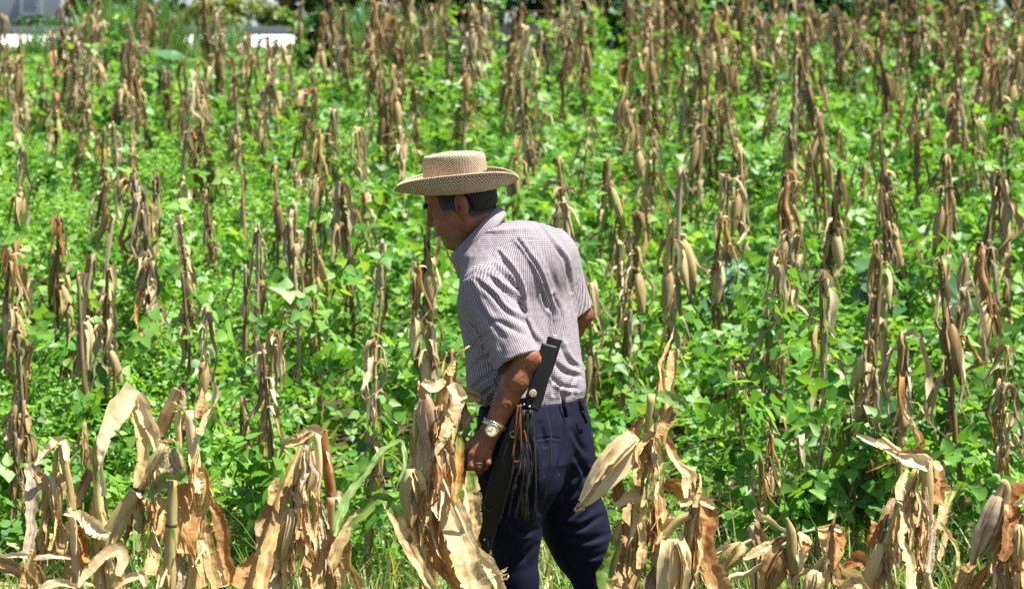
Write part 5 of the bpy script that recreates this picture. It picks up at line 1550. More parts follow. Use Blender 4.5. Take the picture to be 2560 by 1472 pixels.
# ------------------------------------------------------------------ squash, a blue-green leafy plant, orange flowers among the beans
def round_leaf(size, seed, lobes=5):
    r = np.random.default_rng(seed)
    n = 40; a = np.linspace(0.25, 2 * np.pi - .25, n) - np.pi / 2
    R = size * (.86 + .14 * np.abs(np.cos(a * lobes / 2 + .4))) * (1 + .03 * r.normal(0, 1, n))
    rings = []
    for q in (.02, .35, .7, 1.0):
        z = size * (.22 * q ** 2 - .05 * q + .035 * np.sin(a * lobes + seed) * q)
        rings.append(np.stack([R * q * np.cos(a), R * q * np.sin(a), z], 1))
    g = Geo(); V = np.array(rings); g.add(V.reshape(-1, 3), grid_faces(4, n), uv=V[..., :2].reshape(-1, 2) * 3 / size, a=r.uniform(.3, .7)); return g
def leafy(name, px, py, d, n, size, spread, mat, label, cat, seed, group=None):
    r = np.random.default_rng(seed)
    c = W(px, py, d); base = np.array([c[0], c[1], float(gfar(d))])
    root = empty(name, base, label, cat, group)
    for q in range(n):
        p = c + r.normal(0, 1, 3) * spread
        s = size * r.uniform(.65, 1.15)
        g0 = round_leaf(s, seed * 10 + q)
        nz = Vector(nrmz(np.array([r.normal(0, .4), -.55 + r.normal(0, .3), .8]))); yx = Vector(r.normal(0, 1, 3)); yx = (yx - nz * yx.dot(nz)).normalized(); xx = yx.cross(nz)
        R3 = np.array(Matrix((xx, yx, nz)).transposed())
        o = obj('leaf', Geo().addg(g0, lambda v: v @ R3.T + p).mesh('round_leaf', M[mat], base=base), root)
        g = tube([base + [0, 0, .02], (base + p) / 2 + [r.normal(0, .03), 0, .06], p - np.array(nz) * .003], [.006, .005, .004], n=8, m=6)
        obj('leaf_stem', g.mesh('leaf_stem', M['tendril'], base=base), root)
    return root
leafy('squash_plant', 405, 205, 21.5, 9, .15, (.16, .10, .09), 'squash', 'squash plant with broad lobed leaves below the white road', 'squash plant', 51, 'squash plants among the beans')
leafy('squash_plant', 2200, 735, 12.2, 9, .11, (.12, .08, .07), 'squash', 'squash plant with dark round leaves among beans at right', 'squash plant', 52, 'squash plants among the beans')
leafy('squash_plant', 2235, 1060, 10.0, 5, .075, (.06, .04, .04), 'squash', 'small squash plant with dark leaves behind the bent stalk', 'squash plant', 53, 'squash plants among the beans')
leafy('squash_plant', 1925, 225, 20.5, 7, .12, (.12, .08, .08), 'squash', 'squash plant with dark leaves high up among the right rows', 'squash plant', 54, 'squash plants among the beans')
leafy('leafy_herb', 1795, 722, 12.0, 10, .055, (.075, .05, .05), 'cabbage', 'blue green broad leaved herb among the beans right of the man', 'herb', 55)
r = np.random.default_rng(77)
fm = []
for q in range(3):
    g = Geo()
    for i in range(7):
        a = i * 2 * math.pi / 7 + q
        g.add(np.array([(0, 0, 0), (.006 * math.cos(a - .4), .006 * math.sin(a - .4), .002), (.017 * math.cos(a), .017 * math.sin(a), .001 * q), (.006 * math.cos(a + .4), .006 * math.sin(a + .4), .002)]), None, [(0, 1, 2), (0, 2, 3)], a=.3 + .1 * i)
    fm.append(g.mesh('petals', M['petal'], smooth=False))
gs = Geo(); gs.addg(tube([[0, 0, -.22], [.01, 0, -.1], [0, 0, -.001]], [.0016, .0014, .0012], n=6, m=5)); stem_me = gs.mesh('flower_stem', M['tendril'])
FL = [(727, 728), (765, 737), (783, 724), (792, 723), (825, 705), (866, 719), (868, 736), (879, 772), (917, 697), (931, 706), (953, 720), (856, 728), (2065, 430), (1392, 175), (2462, 445)]
for i, (px, py) in enumerate(FL):
    den = SLOPE - (450 - py) / F
    d = (2.768 - .42) / den
    o = empty('orange_flower', W(px, py, d), 'small orange wild flower in the beans, number of a scattered dozen left of the man' if False else 'tiny orange daisy among the bean leaves left of the man' if px < 1000 else ['tiny orange flower in the far right rows', 'tiny orange flower beside the blackened stalk', 'tiny orange flower near the right edge'][i - 12], 'flower', 'orange daisies left of the man' if px < 1000 else 'lone orange flowers')
    o.rotation_euler = (.7 + r.normal(0, .2), r.normal(0, .2), r.uniform(0, 6)); o.scale = (1.1,) * 3
    obj('petals', fm[i % 3], o); obj('stem', stem_me, o)
# ------------------------------------------------------------------ the near row of maize, plant by plant
class Plant:
    def __init__(s, px, w, label, py=1400, group='maize plants of the near row'):
        s.w = w; s.k = (8 + w) / F; s.i = 0; s.seed = int(px) * 3 + int(py)
        b = P(px, py, w); gz = float(gfar(b[1]))
        s.base = np.array([b[0], b[1], gz])
        s.root = empty('maize_plant', s.base, label, 'maize plant', group)
    def pts(s, pts, o):
        s.i += 1; s.seed += 1
        out = []
        for q in pts:
            dw = q[2] if len(q) > 2 else 0
            out.append(P(q[0], q[1], s.w + .03 - s.i * .005 - o * .01 + dw))
        return out
    def put(s, name, g, mat):
        return obj(name, g.mesh(name, M[mat], base=s.base), s.root)
    def cane(s, pts, r, mat='cane', nodes=(), foot=False, o=0, crump=.0015):
        p = s.pts(pts, o)
        if foot: p.append(np.array([p[-1][0] + (s.base[0] - p[-1][0]) * .6, p[-1][1] * .5 + s.base[1] * .5, float(gfar(s.base[1])) - .02]))
        rr = [q * s.k for q in (r if not np.isscalar(r) else [r, r])]
        g = tube(p, rr, n=46, m=14, nodes=nodes, crump=crump, seed=s.seed, node_amp=.10)
        ob = s.put('stalk', g, mat)
        if nodes:
            C = crom(np.column_stack([np.asarray(p), np.interp(np.linspace(0, 1, len(p)), np.linspace(0, 1, len(rr)), rr)]), 101)
            for nd in nodes:
                j = int(nd * 100); a, b = C[max(j - 1, 0)], C[min(j + 1, 100)]; t = nrmz(b[:3] - a[:3]); c = C[j, :3]; rad = C[j, 3]
                gg = tube([c - t * .0045, c, c + t * .0045], [rad * 1.04, rad * 1.12, rad * 1.04], n=5, m=14, cap=False, seed=s.seed)
                q = obj('node', gg.mesh('node', M['node'], base=s.base), ob)
        return ob
    def leaf(s, pts, w, mat='tan', roll=None, curl=.6, ripple=.004, rag=.07, crump=.0042, n=60, m=12, o=0, lean=None):
        rs = np.random.default_rng(s.seed * 7 + 1)
        lean = rs.uniform(.2, .75) if lean is None else lean
        y0 = min(q[1] for q in pts); y1 = max(q[1] for q in pts)
        p = s.pts([(q[0], q[1], (q[2] if len(q) > 2 else 0) - lean * (q[1] - (y0 * .6 + y1 * .4)) * s.k) for q in pts], o)
        if roll is None: roll = [rs.uniform(-.5, .5), rs.uniform(-.6, .6), rs.uniform(-.9, .9)]
        w = [w] if np.isscalar(w) else w
        ww = [q * s.k * 1.12 for q in (w * 2 if len(w) == 1 else w)]
        g = blade(p, ww, roll, n=n, m=m, curl=curl, ripple=ripple, rag=rag, crump=crump, seed=s.seed)
        return s.put('leaf', g, mat)
    def bundle(s, pts, n, w=(8, 20), L=(90, 200), mats=('tan', 'brown', 'pale', 'tan', 'pale', 'grey', 'tan', 'rust'), spread=16, o=-4):
        """tangle of narrow shrivelled leaves hanging down a stalk"""
        rs = np.random.default_rng(s.seed * 3 + 11)
        pts = np.asarray(pts, float)
        for q in range(n):
            t = rs.random() * (len(pts) - 1); i = min(int(t), len(pts) - 2)
            x, y = pts[i] + (pts[i + 1] - pts[i]) * (t - i)
            x += rs.normal(0, 5); l_ = rs.uniform(*L); e = rs.normal(0, spread); ww = rs.uniform(*w)
            s.leaf([(x, y), (x + e * .5 + rs.normal(0, 5), y + l_ * .3), (x + e + rs.normal(0, 7), y + l_ * .65), (x + e * 1.2 + rs.normal(0, 9), y + l_)], [ww * .7, ww, ww * .8, 3], str(rs.choice(mats)), rag=.14, curl=rs.uniform(.6, 1.8), n=34, m=8, o=o + rs.integers(-3, 3))
            s.i -= 1
    def ear(s, a, b, r, mat='husk', o=0, bow=0.0, tilt=0.0):
        p = s.pts([a, b], o); rs = np.random.default_rng(s.seed)
        p[1] = p[1] + [0, -tilt, 0]
        g = ear(p[0], p[1], r * s.k, bow=bow, n=30, m=30, seed=s.seed)
        ob = s.put('ear', g, mat)
        ax = nrmz(p[1] - p[0]); L = np.linalg.norm(p[1] - p[0])
        # loose outer husk leaves lying on the ear
        for q in range(3):
            side = nrmz(np.cross(ax, [0, -1, 0])); a_ = rs.uniform(-1.0, 1.0)
            dr = side * math.sin(a_) + nrmz(np.cross(side, ax)) * -abs(math.cos(a_)) * np.sign(nrmz(np.cross(side, ax))[1])
            pr = [(.02, .5), (.2, .92), (.45, 1.02), (.7, .86), (.93, .42), (1.02, .25)]
            fl = [p[0] + ax * L * t + dr * r * s.k * f * 1.03 for t, f in pr][:rs.integers(4, 7)]
            gg = blade(fl, [r * s.k * .9, r * s.k * 1.15, r * s.k * .9, r * s.k * .25], rs.uniform(-.2, .2), n=20, m=8, curl=.8, rag=.05, crump=.0015, seed=s.seed + q, view=-dr * -1)
            obj('husk_leaf', gg.mesh('husk_leaf', M[mat], base=s.base), ob)
        # silk and torn tip
        gg = Geo()
        for q in range(16):
            d = nrmz(ax + rs.normal(0, .35, 3)); t0 = p[1] - ax * .006 + rs.normal(0, .0025, 3)
            gg.addg(tube([t0, t0 + d * rs.uniform(.006, .02)], [.0009, .0003], n=3, m=4, cap=False))
        obj('silk', gg.mesh('silk', M['tan'], base=s.base), ob)
        return ob
    def shreds(s, px, py, n, L, mat='pale', up=-1, o=0):
        s.i += 1; rs = np.random.default_rng(s.seed + 5); g = Geo()
        for q in range(n):
            x, y = px + rs.normal(0, 9), py + rs.normal(0, 5); a = rs.normal(0, .9)
            e = (x + L * math.sin(a), y + up * L * math.cos(a) * rs.uniform(.4, 1))
            w0 = s.w + .02 - s.i * .005 - o * .01
            g.addg(blade([P(x, y, w0), P((x + e[0]) / 2 + rs.normal(0, 3), (y + e[1]) / 2, w0 - .006), P(e[0], e[1], w0 + rs.normal(0, .008))], [.006, .005, .0015], rs.uniform(-1, 1), n=8, m=4, curl=1.2, seed=q))
        ob = s.put('torn_fibres', g, mat); ob['kind'] = 'stuff'; return ob

# --- left clump
p = Plant(110, -1.0, 'maize plant folded over at left edge with a long pale hanging strip')
p.leaf([(133, 1332), (120, 1370), (108, 1412)], [30, 44, 30], 'cane_olive', curl=1.2)
p.cane([(143, 1115), (135, 1189), (109, 1304), (102, 1389)], [6, 7, 8], 'cane_olive', (.27, .69), True)
p.leaf([(95, 1177), (108, 1200), (118, 1232), (100, 1290)], [24, 30, 22, 6], 'tan')
p.ear((132, 1190), (147, 1324), 19, 'husk_olive')
p.cane([(153, 1102), (160, 1151), (176, 1233), (180, 1275)], [9, 10.5, 11], 'cane', (.28,))
p.leaf([(153, 1159), (158, 1215), (176, 1268)], [8, 12, 10], 'tan')
p.leaf([(77, 1156), (84, 1228), (79, 1304), (72, 1384)], [26, 34, 24, 30], 'grey', [.2, -.3, .3])
p.leaf([(87, 1162), (120, 1127), (143, 1106), (161, 1112), (166, 1150)], [12, 26, 26, 24, 16], 'husk', .6, curl=.9)
p.leaf([(148, 1307), (154, 1343), (150, 1390)], [16, 26, 14], 'tan')
p.bundle([(150, 1150), (135, 1230), (110, 1330)], 12)
p = Plant(190, -1.02, 'straight pale cane at left with a torn leaf flung to the right')
p.cane([(176, 1266), (179, 1284), (184, 1355), (190, 1445)], [10, 11, 12], 'husk', (), True)
p.leaf([(194, 1330), (209, 1394), (204, 1440)], [10, 18, 12], 'rust')
p.leaf([(199, 1312), (217, 1352), (224, 1404)], [22, 34, 26], 'fire')
p.leaf([(120, 1392), (150, 1386), (176, 1394), (185, 1406)], [10, 14, 12, 4], 'pale')
p.leaf([(163, 1281), (202, 1292), (243, 1323), (273, 1342)], [22, 34, 34, 22], 'pale', [.6, .5, .4], ripple=.010, rag=.15)
p.bundle([(180, 1290), (190, 1400)], 9)
p = Plant(250, -.98, 'tall cane with a spiked top and a long bleached leaf folded back down')
p.leaf([(342, 985), (356, 1057), (362, 1133), (349, 1184), (338, 1218)], [34, 48, 34, 26, 8], 'tan', [.3, -.2, .4])
p.leaf([(348, 984), (372, 1044), (393, 1108), (406, 1190)], [22, 34, 26, 14], 'pale', [-.5, .2])
p.leaf([(186, 1262), (202, 1223), (228, 1176)], [22, 34, 22], 'brown', curl=1.3)
p.cane([(240, 1090), (239, 1123), (243, 1202), (250, 1284), (254, 1330)], [3, 10, 12, 12, 10], 'cane', (.80,), True)
p.leaf([(262, 1240), (252, 1159), (262, 1095), (296, 1027), (340, 972)], [16, 22, 30, 54, 46], 'pale', [.5, .3, -.2, .1], curl=.35)
p.leaf([(255, 1255), (262, 1290), (272, 1312)], [5, 8, 3], 'tan')
p.bundle([(240, 1160), (250, 1330)], 10)
p = Plant(70, -1.25, 'broken leaves lying across the bottom left corner')
p.leaf([(-20, 1390), (90, 1392), (176, 1395)], [10, 12, 8], 'grey', .6)
p.leaf([(-20, 1404), (30, 1415), (64, 1436), (90, 1470)], [26, 30, 30, 20], 'tan')
p.leaf([(84, 1372), (76, 1410), (68, 1480)], [16, 34, 40], 'tan', curl=1.0)
p.leaf([(88, 1400), (102, 1430), (112, 1480)], [10, 24, 20], 'tan')
p.cane([(78, 1470), (76, 1500)], 8, 'cane', (), True)
p = Plant(270, -1.3, 'yellow folded leaf sheath with a sharp bend low at bottom left')
p.leaf([(90, 1480), (118, 1462), (150, 1455), (198, 1466)], [10, 24, 22, 14], 'husk', .7, curl=.8)
p.cane([(289, 1430), (294, 1480)], [10, 11], 'cane', (.2,), True)
p.leaf([(198, 1468), (230, 1427), (271, 1384), (298, 1374), (305, 1396), (293, 1436)], [16, 40, 36, 30, 32, 22], 'husk', [.7, .7, .5], curl=.9, crump=.002)
p.leaf([(278, 1478), (319, 1445), (353, 1436), (369, 1460)], [14, 26, 26, 18], 'pale', [.7, .6], curl=.7)
# --- second clump
p = Plant(430, -.98, 'thick leaning maize stalk with a frayed broken end, second clump from left')
p.cane([(395, 1092), (418, 1037), (447, 972)], [15, 18, 14], 'brown', (.03,), o=-3)
p.leaf([(440, 975), (459, 953), (460, 1030)], [18, 18, 14], 'grey', curl=1.2, o=-3)
p.cane([(443, 1025), (448, 1095), (452, 1180)], [8, 9, 10], 'cane', (), o=-3)
p.shreds(446, 1020, 9, 22, 'pale', o=-2)
p.leaf([(405, 1242), (393, 1332), (372, 1436)], [22, 30, 30], 'tan')
p.cane([(335, 1252), (305, 1310), (272, 1372), (250, 1440)], [10, 14, 15, 15], 'husk_olive', (), True)
p.cane([(413, 1110), (372, 1174), (332, 1243), (288, 1300), (270, 1390)], [11, 17, 17, 15, 14], 'husk_olive', (.12,), True)
p.shreds(418, 1106, 16, 16, 'pale')
p.leaf([(338, 1232), (350, 1293), (350, 1375)], [18, 30, 22], 'mixed')
p.leaf([(330, 1225), (342, 1228), (350, 1244)], [8, 10, 6], 'husk', 1.0)
p.cane([(432, 1200), (428, 1332), (424, 1472)], [12, 16, 17], 'cane_olive', (.12,), True)
p.leaf([(366, 1250), (397, 1214), (424, 1196), (448, 1190), (470, 1186)], [26, 34, 34, 34, 30], 'green', [.3, .1, -.2])
p.leaf([(422, 1118), (433, 1159), (450, 1178)], [20, 36, 24], 'grey', [.5, -.2])
p.leaf([(440, 1104), (456, 1140), (466, 1172)], [10, 20, 14], 'mixed', [.6, -.4])
p.bundle([(410, 1120), (340, 1240), (280, 1370)], 16)
p.bundle([(432, 1220), (426, 1400)], 8)
p = Plant(480, -.94, 'upright maize stump with two split spikes and a broad rusty hanging leaf')
p.leaf([(451, 1110), (460, 1070), (467, 1036)], [10, 16, 10], 'brown')
p.leaf([(497, 1045), (503, 1005), (507, 966)], [24, 22, 6], 'tan', curl=1.0, rag=.2)
p.leaf([(497, 1085), (517, 1032), (541, 994)], [16, 12, 3], 'pale')
p.cane([(473, 1026), (481, 1095), (488, 1182), (490, 1330), (478, 1472)], [11, 16, 15, 12, 13], 'husk', (), True)
p.leaf([(526, 1250), (554, 1312), (566, 1391), (580, 1462)], [22, 36, 32, 24], 'rust')
p.leaf([(530, 1365), (548, 1400), (566, 1456)], [12, 26, 18], 'pale')
p.leaf([(512, 1300), (520, 1380), (540, 1470)], [20, 30, 30], 'tan')
p.leaf([(492, 1176), (512, 1178), (517, 1225), (508, 1290), (504, 1340)], [16, 24, 26, 20, 8], 'tan', curl=1.1)
p.leaf([(452, 1184), (468, 1188), (471, 1273), (466, 1384)], [24, 46, 56, 44], 'rust', [.1, -.15, .2], curl=.45)
p.leaf([(470, 1184), (492, 1200), (500, 1235)], [30, 34, 14], 'pale', [.4, .6])
p.leaf([(496, 1330), (500, 1400), (506, 1480)], [20, 28, 26], 'tan')
p.leaf([(445, 1390), (452, 1430), (446, 1480)], [18, 28, 26], 'grey')
p.bundle([(478, 1060), (486, 1180), (488, 1340)], 20, spread=26)
# --- third clump
p = Plant(740, -.9, 'maize plant bent double with two fat husks stacked below the fold')
p.leaf([(677, 1313), (650, 1396), (634, 1476)], [22, 34, 36], 'pale')
p.leaf([(689, 1195), (681, 1230), (676, 1262)], [16, 26, 20], 'tan')
p.leaf([(722, 1212), (683, 1263), (652, 1310), (643, 1370)], [20, 36, 28, 10], 'brown')
p.cane([(793, 1080), (797, 1168), (790, 1240), (790, 1337), (794, 1480)], [8, 10, 11, 12, 13], 'husk', (.22, .62), True)
p.cane([(776, 1082), (766, 1122)], [8, 7], 'cane_olive')
p.leaf([(760, 1290), (776, 1350), (775, 1470)], [30, 40, 40], 'tan')
p.ear((770, 1122), (748, 1284), 23, 'husk_olive')
p.leaf([(756, 1112), (725, 1188), (698, 1263), (671, 1366), (650, 1476)], [18, 28, 34, 34, 40], 'tan', [-.3, .3, .2])
p.cane([(731, 1212), (731, 1270)], [6, 7], 'cane_olive', (.95,))
p.cane([(742, 1330), (731, 1405), (708, 1480)], [9, 10, 10], 'cane', (.48,), True)
p.ear((730, 1268), (697, 1425), 27, 'husk_olive')
p.leaf([(690, 1400), (684, 1440), (672, 1480)], [24, 34, 40], 'grey')
p.leaf([(740, 1265), (752, 1300), (748, 1350)], [10, 20, 12], 'brown')
p.leaf([(756, 1296), (762, 1345), (780, 1394)], [14, 26, 16], 'pale', ripple=.01, rag=.25)
p.leaf([(762, 1385), (784, 1426), (790, 1480)], [18, 28, 30], 'tan')
p.leaf([(718, 1110), (737, 1098), (766, 1080), (790, 1074), (803, 1092)], [20, 18, 24, 26, 14], 'pale', [.6, .5, .3])
p.leaf([(716, 1112), (748, 1100), (784, 1082)], [22, 14, 10], 'brown', .5, o=1)
p.leaf([(636, 1387), (612, 1426), (598, 1470)], [18, 36, 40], 'rust')
p.bundle([(770, 1110), (740, 1250), (705, 1380)], 22, spread=20)
p.bundle([(792, 1180), (790, 1360)], 8)
p = Plant(826, -.88, 'reddish brown maize stalk with two long green streaked leaves arching right')
p.cane([(814, 1072), (812, 1116), (820, 1174), (829, 1242)], [3, 12, 14, 13], 'rust', (.95,))
p.leaf([(815, 1074), (818, 1110), (828, 1180)], [6, 8, 10], 'brown', .8)
p.cane([(829, 1242), (829, 1307), (831, 1366), (822, 1480)], [12, 10, 9, 9], 'brown', (.3,), True)
p.leaf([(829, 1244), (846, 1240), (852, 1256)], [14, 22, 10], 'husk')
p.cane([(788, 1400), (806, 1376), (824, 1362)], [11, 9, 6], 'rust')
p.leaf([(837, 1340), (850, 1280), (867, 1244), (912, 1184), (955, 1126), (992, 1102), (1006, 1104), (1009, 1178), (985, 1234)], [10, 24, 19, 17, 16, 15, 13, 10, 4], 'green', [.1, .2, .1, .3, .8, 1.0, .6], n=70, curl=.45, ripple=.005)
p.leaf([(846, 1381), (867, 1362), (876, 1411), (900, 1470)], [20, 36, 30, 36], 'tan', ripple=.01)
p.leaf([(822, 1432), (867, 1322), (912, 1277), (950, 1246), (968, 1252), (1003, 1310), (1035, 1389), (1082, 1474)], [22, 32, 28, 24, 26, 34, 32, 24], 'mixed', [.2, .1, .4, .4, -.1, .2, .2], n=70, curl=.5)
p.leaf([(846, 1400), (850, 1430), (856, 1480)], [16, 26, 26], 'pale')
p.bundle([(822, 1200), (828, 1370)], 9, mats=('rust', 'brown', 'tan'))
# --- clump in front of the man
p = Plant(1085, -.52, 'tall dry maize clump in front of the man with a huge pale leaf')
p.leaf([(1130, 872), (1134, 944), (1136, 1010)], [12, 18, 20], 'brown', curl=1.1)
p.leaf([(1120, 935), (1134, 900), (1170, 864)], [20, 20, 3], 'tan', curl=.8, rag=.2)
p.leaf([(1108, 930), (1114, 900), (1116, 884), (1110, 878)], [8, 7, 4, 2], 'tan')
p.cane([(1120, 930), (1106, 1007), (1098, 1072), (1090, 1180), (1078, 1480)], [10, 22, 20, 16, 15], 'tan', (), True)
p.cane([(1042, 1020), (1036, 1100), (1028, 1170)], [7, 8, 7], 'cane', (.95,))
p.leaf([(1046, 1044), (1030, 1090), (1027, 1140)], [6, 9, 5], 'rust')
p.ear((1064, 985), (1088, 1162), 24, 'grey')
p.leaf([(1052, 1060), (1042, 1154), (1046, 1226), (1072, 1266)], [12, 22, 18, 5], 'pale', curl=.9)
p.leaf([(1063, 1080), (1066, 1140), (1062, 1196)], [22, 32, 20], 'husk')
p.leaf([(1140, 1020), (1142, 1060), (1134, 1140)], [12, 16, 10], 'brown')
p.leaf([(1130, 1060), (1144, 1112), (1144, 1196), (1138, 1252)], [14, 30, 28, 14], 'fire', [.1, .2])
p.leaf([(1121, 1110), (1122, 1196), (1146, 1260), (1170, 1304)], [24, 38, 26, 8], 'rust')
p.leaf([(1150, 1195), (1166, 1240), (1160, 1290)], [10, 18, 10], 'pale', 1.0)
p.ear((1026, 1172), (1050, 1362), 36, 'husk_olive')
p.cane([(1056, 1360), (1062, 1420), (1066, 1500)], [8, 8, 9], 'cane', (), True)
p.leaf([(1046, 1365), (1058, 1410), (1072, 1476)], [20, 32, 30], 'tan')
p.leaf([(1118, 1330), (1139, 1407), (1172, 1480)], [24, 40, 40], 'tan')
p.leaf([(1074, 1230), (1086, 1330), (1105, 1407), (1160, 1484)], [26, 44, 40, 36], 'rust', ripple=.012)
p.leaf([(1124, 962), (1146, 984), (1131, 1037), (1098, 1110), (1082, 1138)], [26, 36, 34, 24, 5], 'pale', [.9, .2, -.1, .2], curl=.9)
p.leaf([(1054, 958), (1086, 974), (1110, 950)], [24, 36, 18], 'pale', [.6, .4])
p.leaf([(1052, 962), (1058, 985), (1062, 1000)], [14, 18, 12], 'rust')
p.leaf([(1102, 1100), (1100, 1160), (1094, 1200)], [12, 18, 10], 'husk')
p.leaf([(1094, 1178), (1112, 1247), (1142, 1314), (1168, 1386), (1192, 1490)], [14, 62, 66, 60, 60], 'pale', [.25, .1, -.1, .05], curl=.3, n=60)
p.cane([(1100, 1186), (1134, 1262), (1176, 1360), (1216, 1490)], [4, 4, 4], 'husk', (), o=1)
p.leaf([(1189, 1370), (1223, 1410), (1262, 1486)], [14, 32, 30], 'pale', o=1)
p.shreds(1245, 1440, 10, 30, 'pale', up=-.6)
p.bundle([(1110, 990), (1095, 1110), (1080, 1300)], 24, spread=24)
p.bundle([(1040, 1160), (1055, 1380)], 8)
p = Plant(1175, -.30, 'maize stalk in the man\'s grip, a patchy green leaf hanging below his fist', group='maize plants of the near row')
p.cane([(1150, 985), (1148, 1060), (1160, 1130), (1176, 1250), (1180, 1480)], [10, 12, 9, 9, 10], 'brown', (), True, o=-9)
p.ear((1146, 984), (1206, 998), 17, 'tan', o=-8)
p.leaf([(1150, 1000), (1165, 1040), (1158, 1090)], [16, 26, 14], 'brown', o=-9)
p.cane([(1158, 1070), (1172, 1052), (1191, 1030)], [5, 5, 3.5], 'cane', o=-9)
p.leaf([(1144, 1090), (1158, 1076), (1176, 1066)], [26, 28, 22], 'green', curl=1.8, o=-6)
p.leaf([(1176, 1176), (1182, 1239), (1190, 1302), (1180, 1362)], [26, 38, 34, 18], 'mixed', [.2, 0, .2], curl=.4, o=2)
p.leaf([(1170, 1290), (1180, 1340), (1196, 1380)], [14, 30, 14], 'tan', o=1)
# --- tall clump right of the man
p = Plant(1600, -.62, 'tallest near maize plant, right of the man, with one big pale ear hanging out')
p.leaf([(1660, 990), (1656, 920), (1668, 870), (1688, 815)], [14, 16, 9, 4], 'tan', curl=1.1)
p.leaf([(1684, 880), (1680, 930), (1672, 1000)], [14, 28, 34], 'tan', curl=1.1, rag=.2)
p.leaf([(1650, 1000), (1652, 940), (1656, 900)], [24, 20, 6], 'tan', curl=1.0)
p.leaf([(1590, 1230), (1582, 1331), (1566, 1486)], [34, 58, 60], 'tan', curl=.6)
p.cane([(1664, 1000), (1658, 1077), (1650, 1169), (1645, 1298), (1634, 1480)], [11, 11, 10, 11, 11], 'cane', (.32, .72), True)
p.leaf([(1662, 1090), (1695, 1158), (1722, 1190), (1722, 1248)], [14, 24, 38, 24], 'pale', [.2, .5, .2])
p.leaf([(1662, 1084), (1676, 1110), (1690, 1130)], [8, 12, 5], 'rust')
p.leaf([(1663, 1206), (1695, 1216), (1720, 1254)], [26, 44, 26], 'fire', [-.3, .2])
p.leaf([(1621, 1268), (1640, 1296), (1660, 1320)], [12, 22, 12], 'brown')
p.leaf([(1628, 1310), (1648, 1330), (1640, 1370)], [20, 34, 18], 'rust')
p.cane([(1628, 985), (1622, 1077), (1600, 1169), (1590, 1261), (1580, 1480)], [10, 12, 12, 11, 12], 'cane_olive', (.55,), True)
p.cane([(1604, 1040), (1596, 1066), (1584, 1100)], [8, 8, 9], 'brown')
p.leaf([(1596, 1056), (1580, 1078), (1572, 1100)], [14, 18, 8], 'rust')
p.ear((1592, 1092), (1446, 1268), 42, 'husk', tilt=.03)
p.leaf([(1596, 1095), (1600, 1150), (1590, 1210)], [20, 34, 20], 'tan')
p.leaf([(1530, 1190), (1545, 1225), (1560, 1270)], [20, 34, 20], 'brown', o=-3)
p.leaf([(1640, 1090), (1650, 1146), (1628, 1203), (1602, 1266)], [20, 40, 30, 6], 'mixed', [-.2, .3, .5])
p.leaf([(1640, 990), (1666, 994), (1700, 1006), (1716, 1020)], [28, 40, 36, 20], 'green', [.8, .6, .3], curl=.9)
p.leaf([(1684, 1010), (1664, 1050), (1642, 1094)], [26, 38, 14], 'mixed', [.5, .1], curl=.8)
p.leaf([(1536, 1266), (1572, 1242), (1606, 1254)], [16, 34, 20], 'husk', [.5, .2], curl=1.2)
p.leaf([(1554, 1300), (1535, 1377), (1514, 1446), (1532, 1486)], [16, 32, 42, 40], 'mixed', ripple=.012)
p.leaf([(1600, 1266), (1606, 1340), (1600, 1420)], [14, 24, 20], 'tan')
p.bundle([(1640, 1010), (1610, 1150), (1590, 1300)], 18, spread=22)
p.bundle([(1650, 1120), (1640, 1330)], 9)
p = Plant(1720, -.70, 'near maize stump with twin spikes and a rust spotted strap leaf')
p.leaf([(1733, 1270), (1731, 1240), (1730, 1198)], [22, 18, 4], 'brown', curl=1.1)
p.leaf([(1742, 1270), (1744, 1230), (1750, 1184)], [18, 14, 3], 'tan', curl=1.1)
p.cane([(1738, 1258), (1730, 1300), (1723, 1354), (1716, 1480)], [14, 17, 16, 16], 'brown', (), True)
p.leaf([(1755, 1256), (1770, 1290), (1764, 1340), (1772, 1400), (1806, 1484)], [30, 48, 42, 44, 52], 'rust', [.1, .1, -.2, .1], curl=.4)
p.leaf([(1700, 1262), (1750, 1250), (1786, 1270)], [18, 30, 16], 'pale', [.6, .5], curl=.6)
p.cane([(1726, 1286), (1697, 1300), (1658, 1346), (1632, 1446), (1626, 1490)], [9, 11, 11, 10, 10], 'cane_olive')
p.leaf([(1690, 1300), (1660, 1320), (1640, 1360)], [24, 30, 18], 'tan', curl=1.2)
p.ear((1680, 1346), (1672, 1530), 40, 'husk')
p.leaf([(1700, 1325), (1704, 1362), (1722, 1424)], [16, 24, 10], 'husk', [.3, .3], curl=1.2)
p.leaf([(1640, 1420), (1626, 1450), (1620, 1490)], [20, 34, 34], 'grey')
p.bundle([(1735, 1260), (1720, 1400)], 12, spread=24)
p = Plant(1840, -.35, 'fallen maize ear lying slanted between the stump and the low broken stalks')
p.cane([(1878, 1350), (1858, 1360), (1846, 1372)], [4, 5, 7], 'husk')
p.ear((1858, 1358), (1790, 1434), 23, 'husk_olive')
p.leaf([(1776, 1388), (1800, 1372), (1838, 1358)], [8, 13, 6], 'husk')
p.cane([(1880, 1349), (1890, 1420), (1892, 1500)], [5, 6, 7], 'brown', (), True)
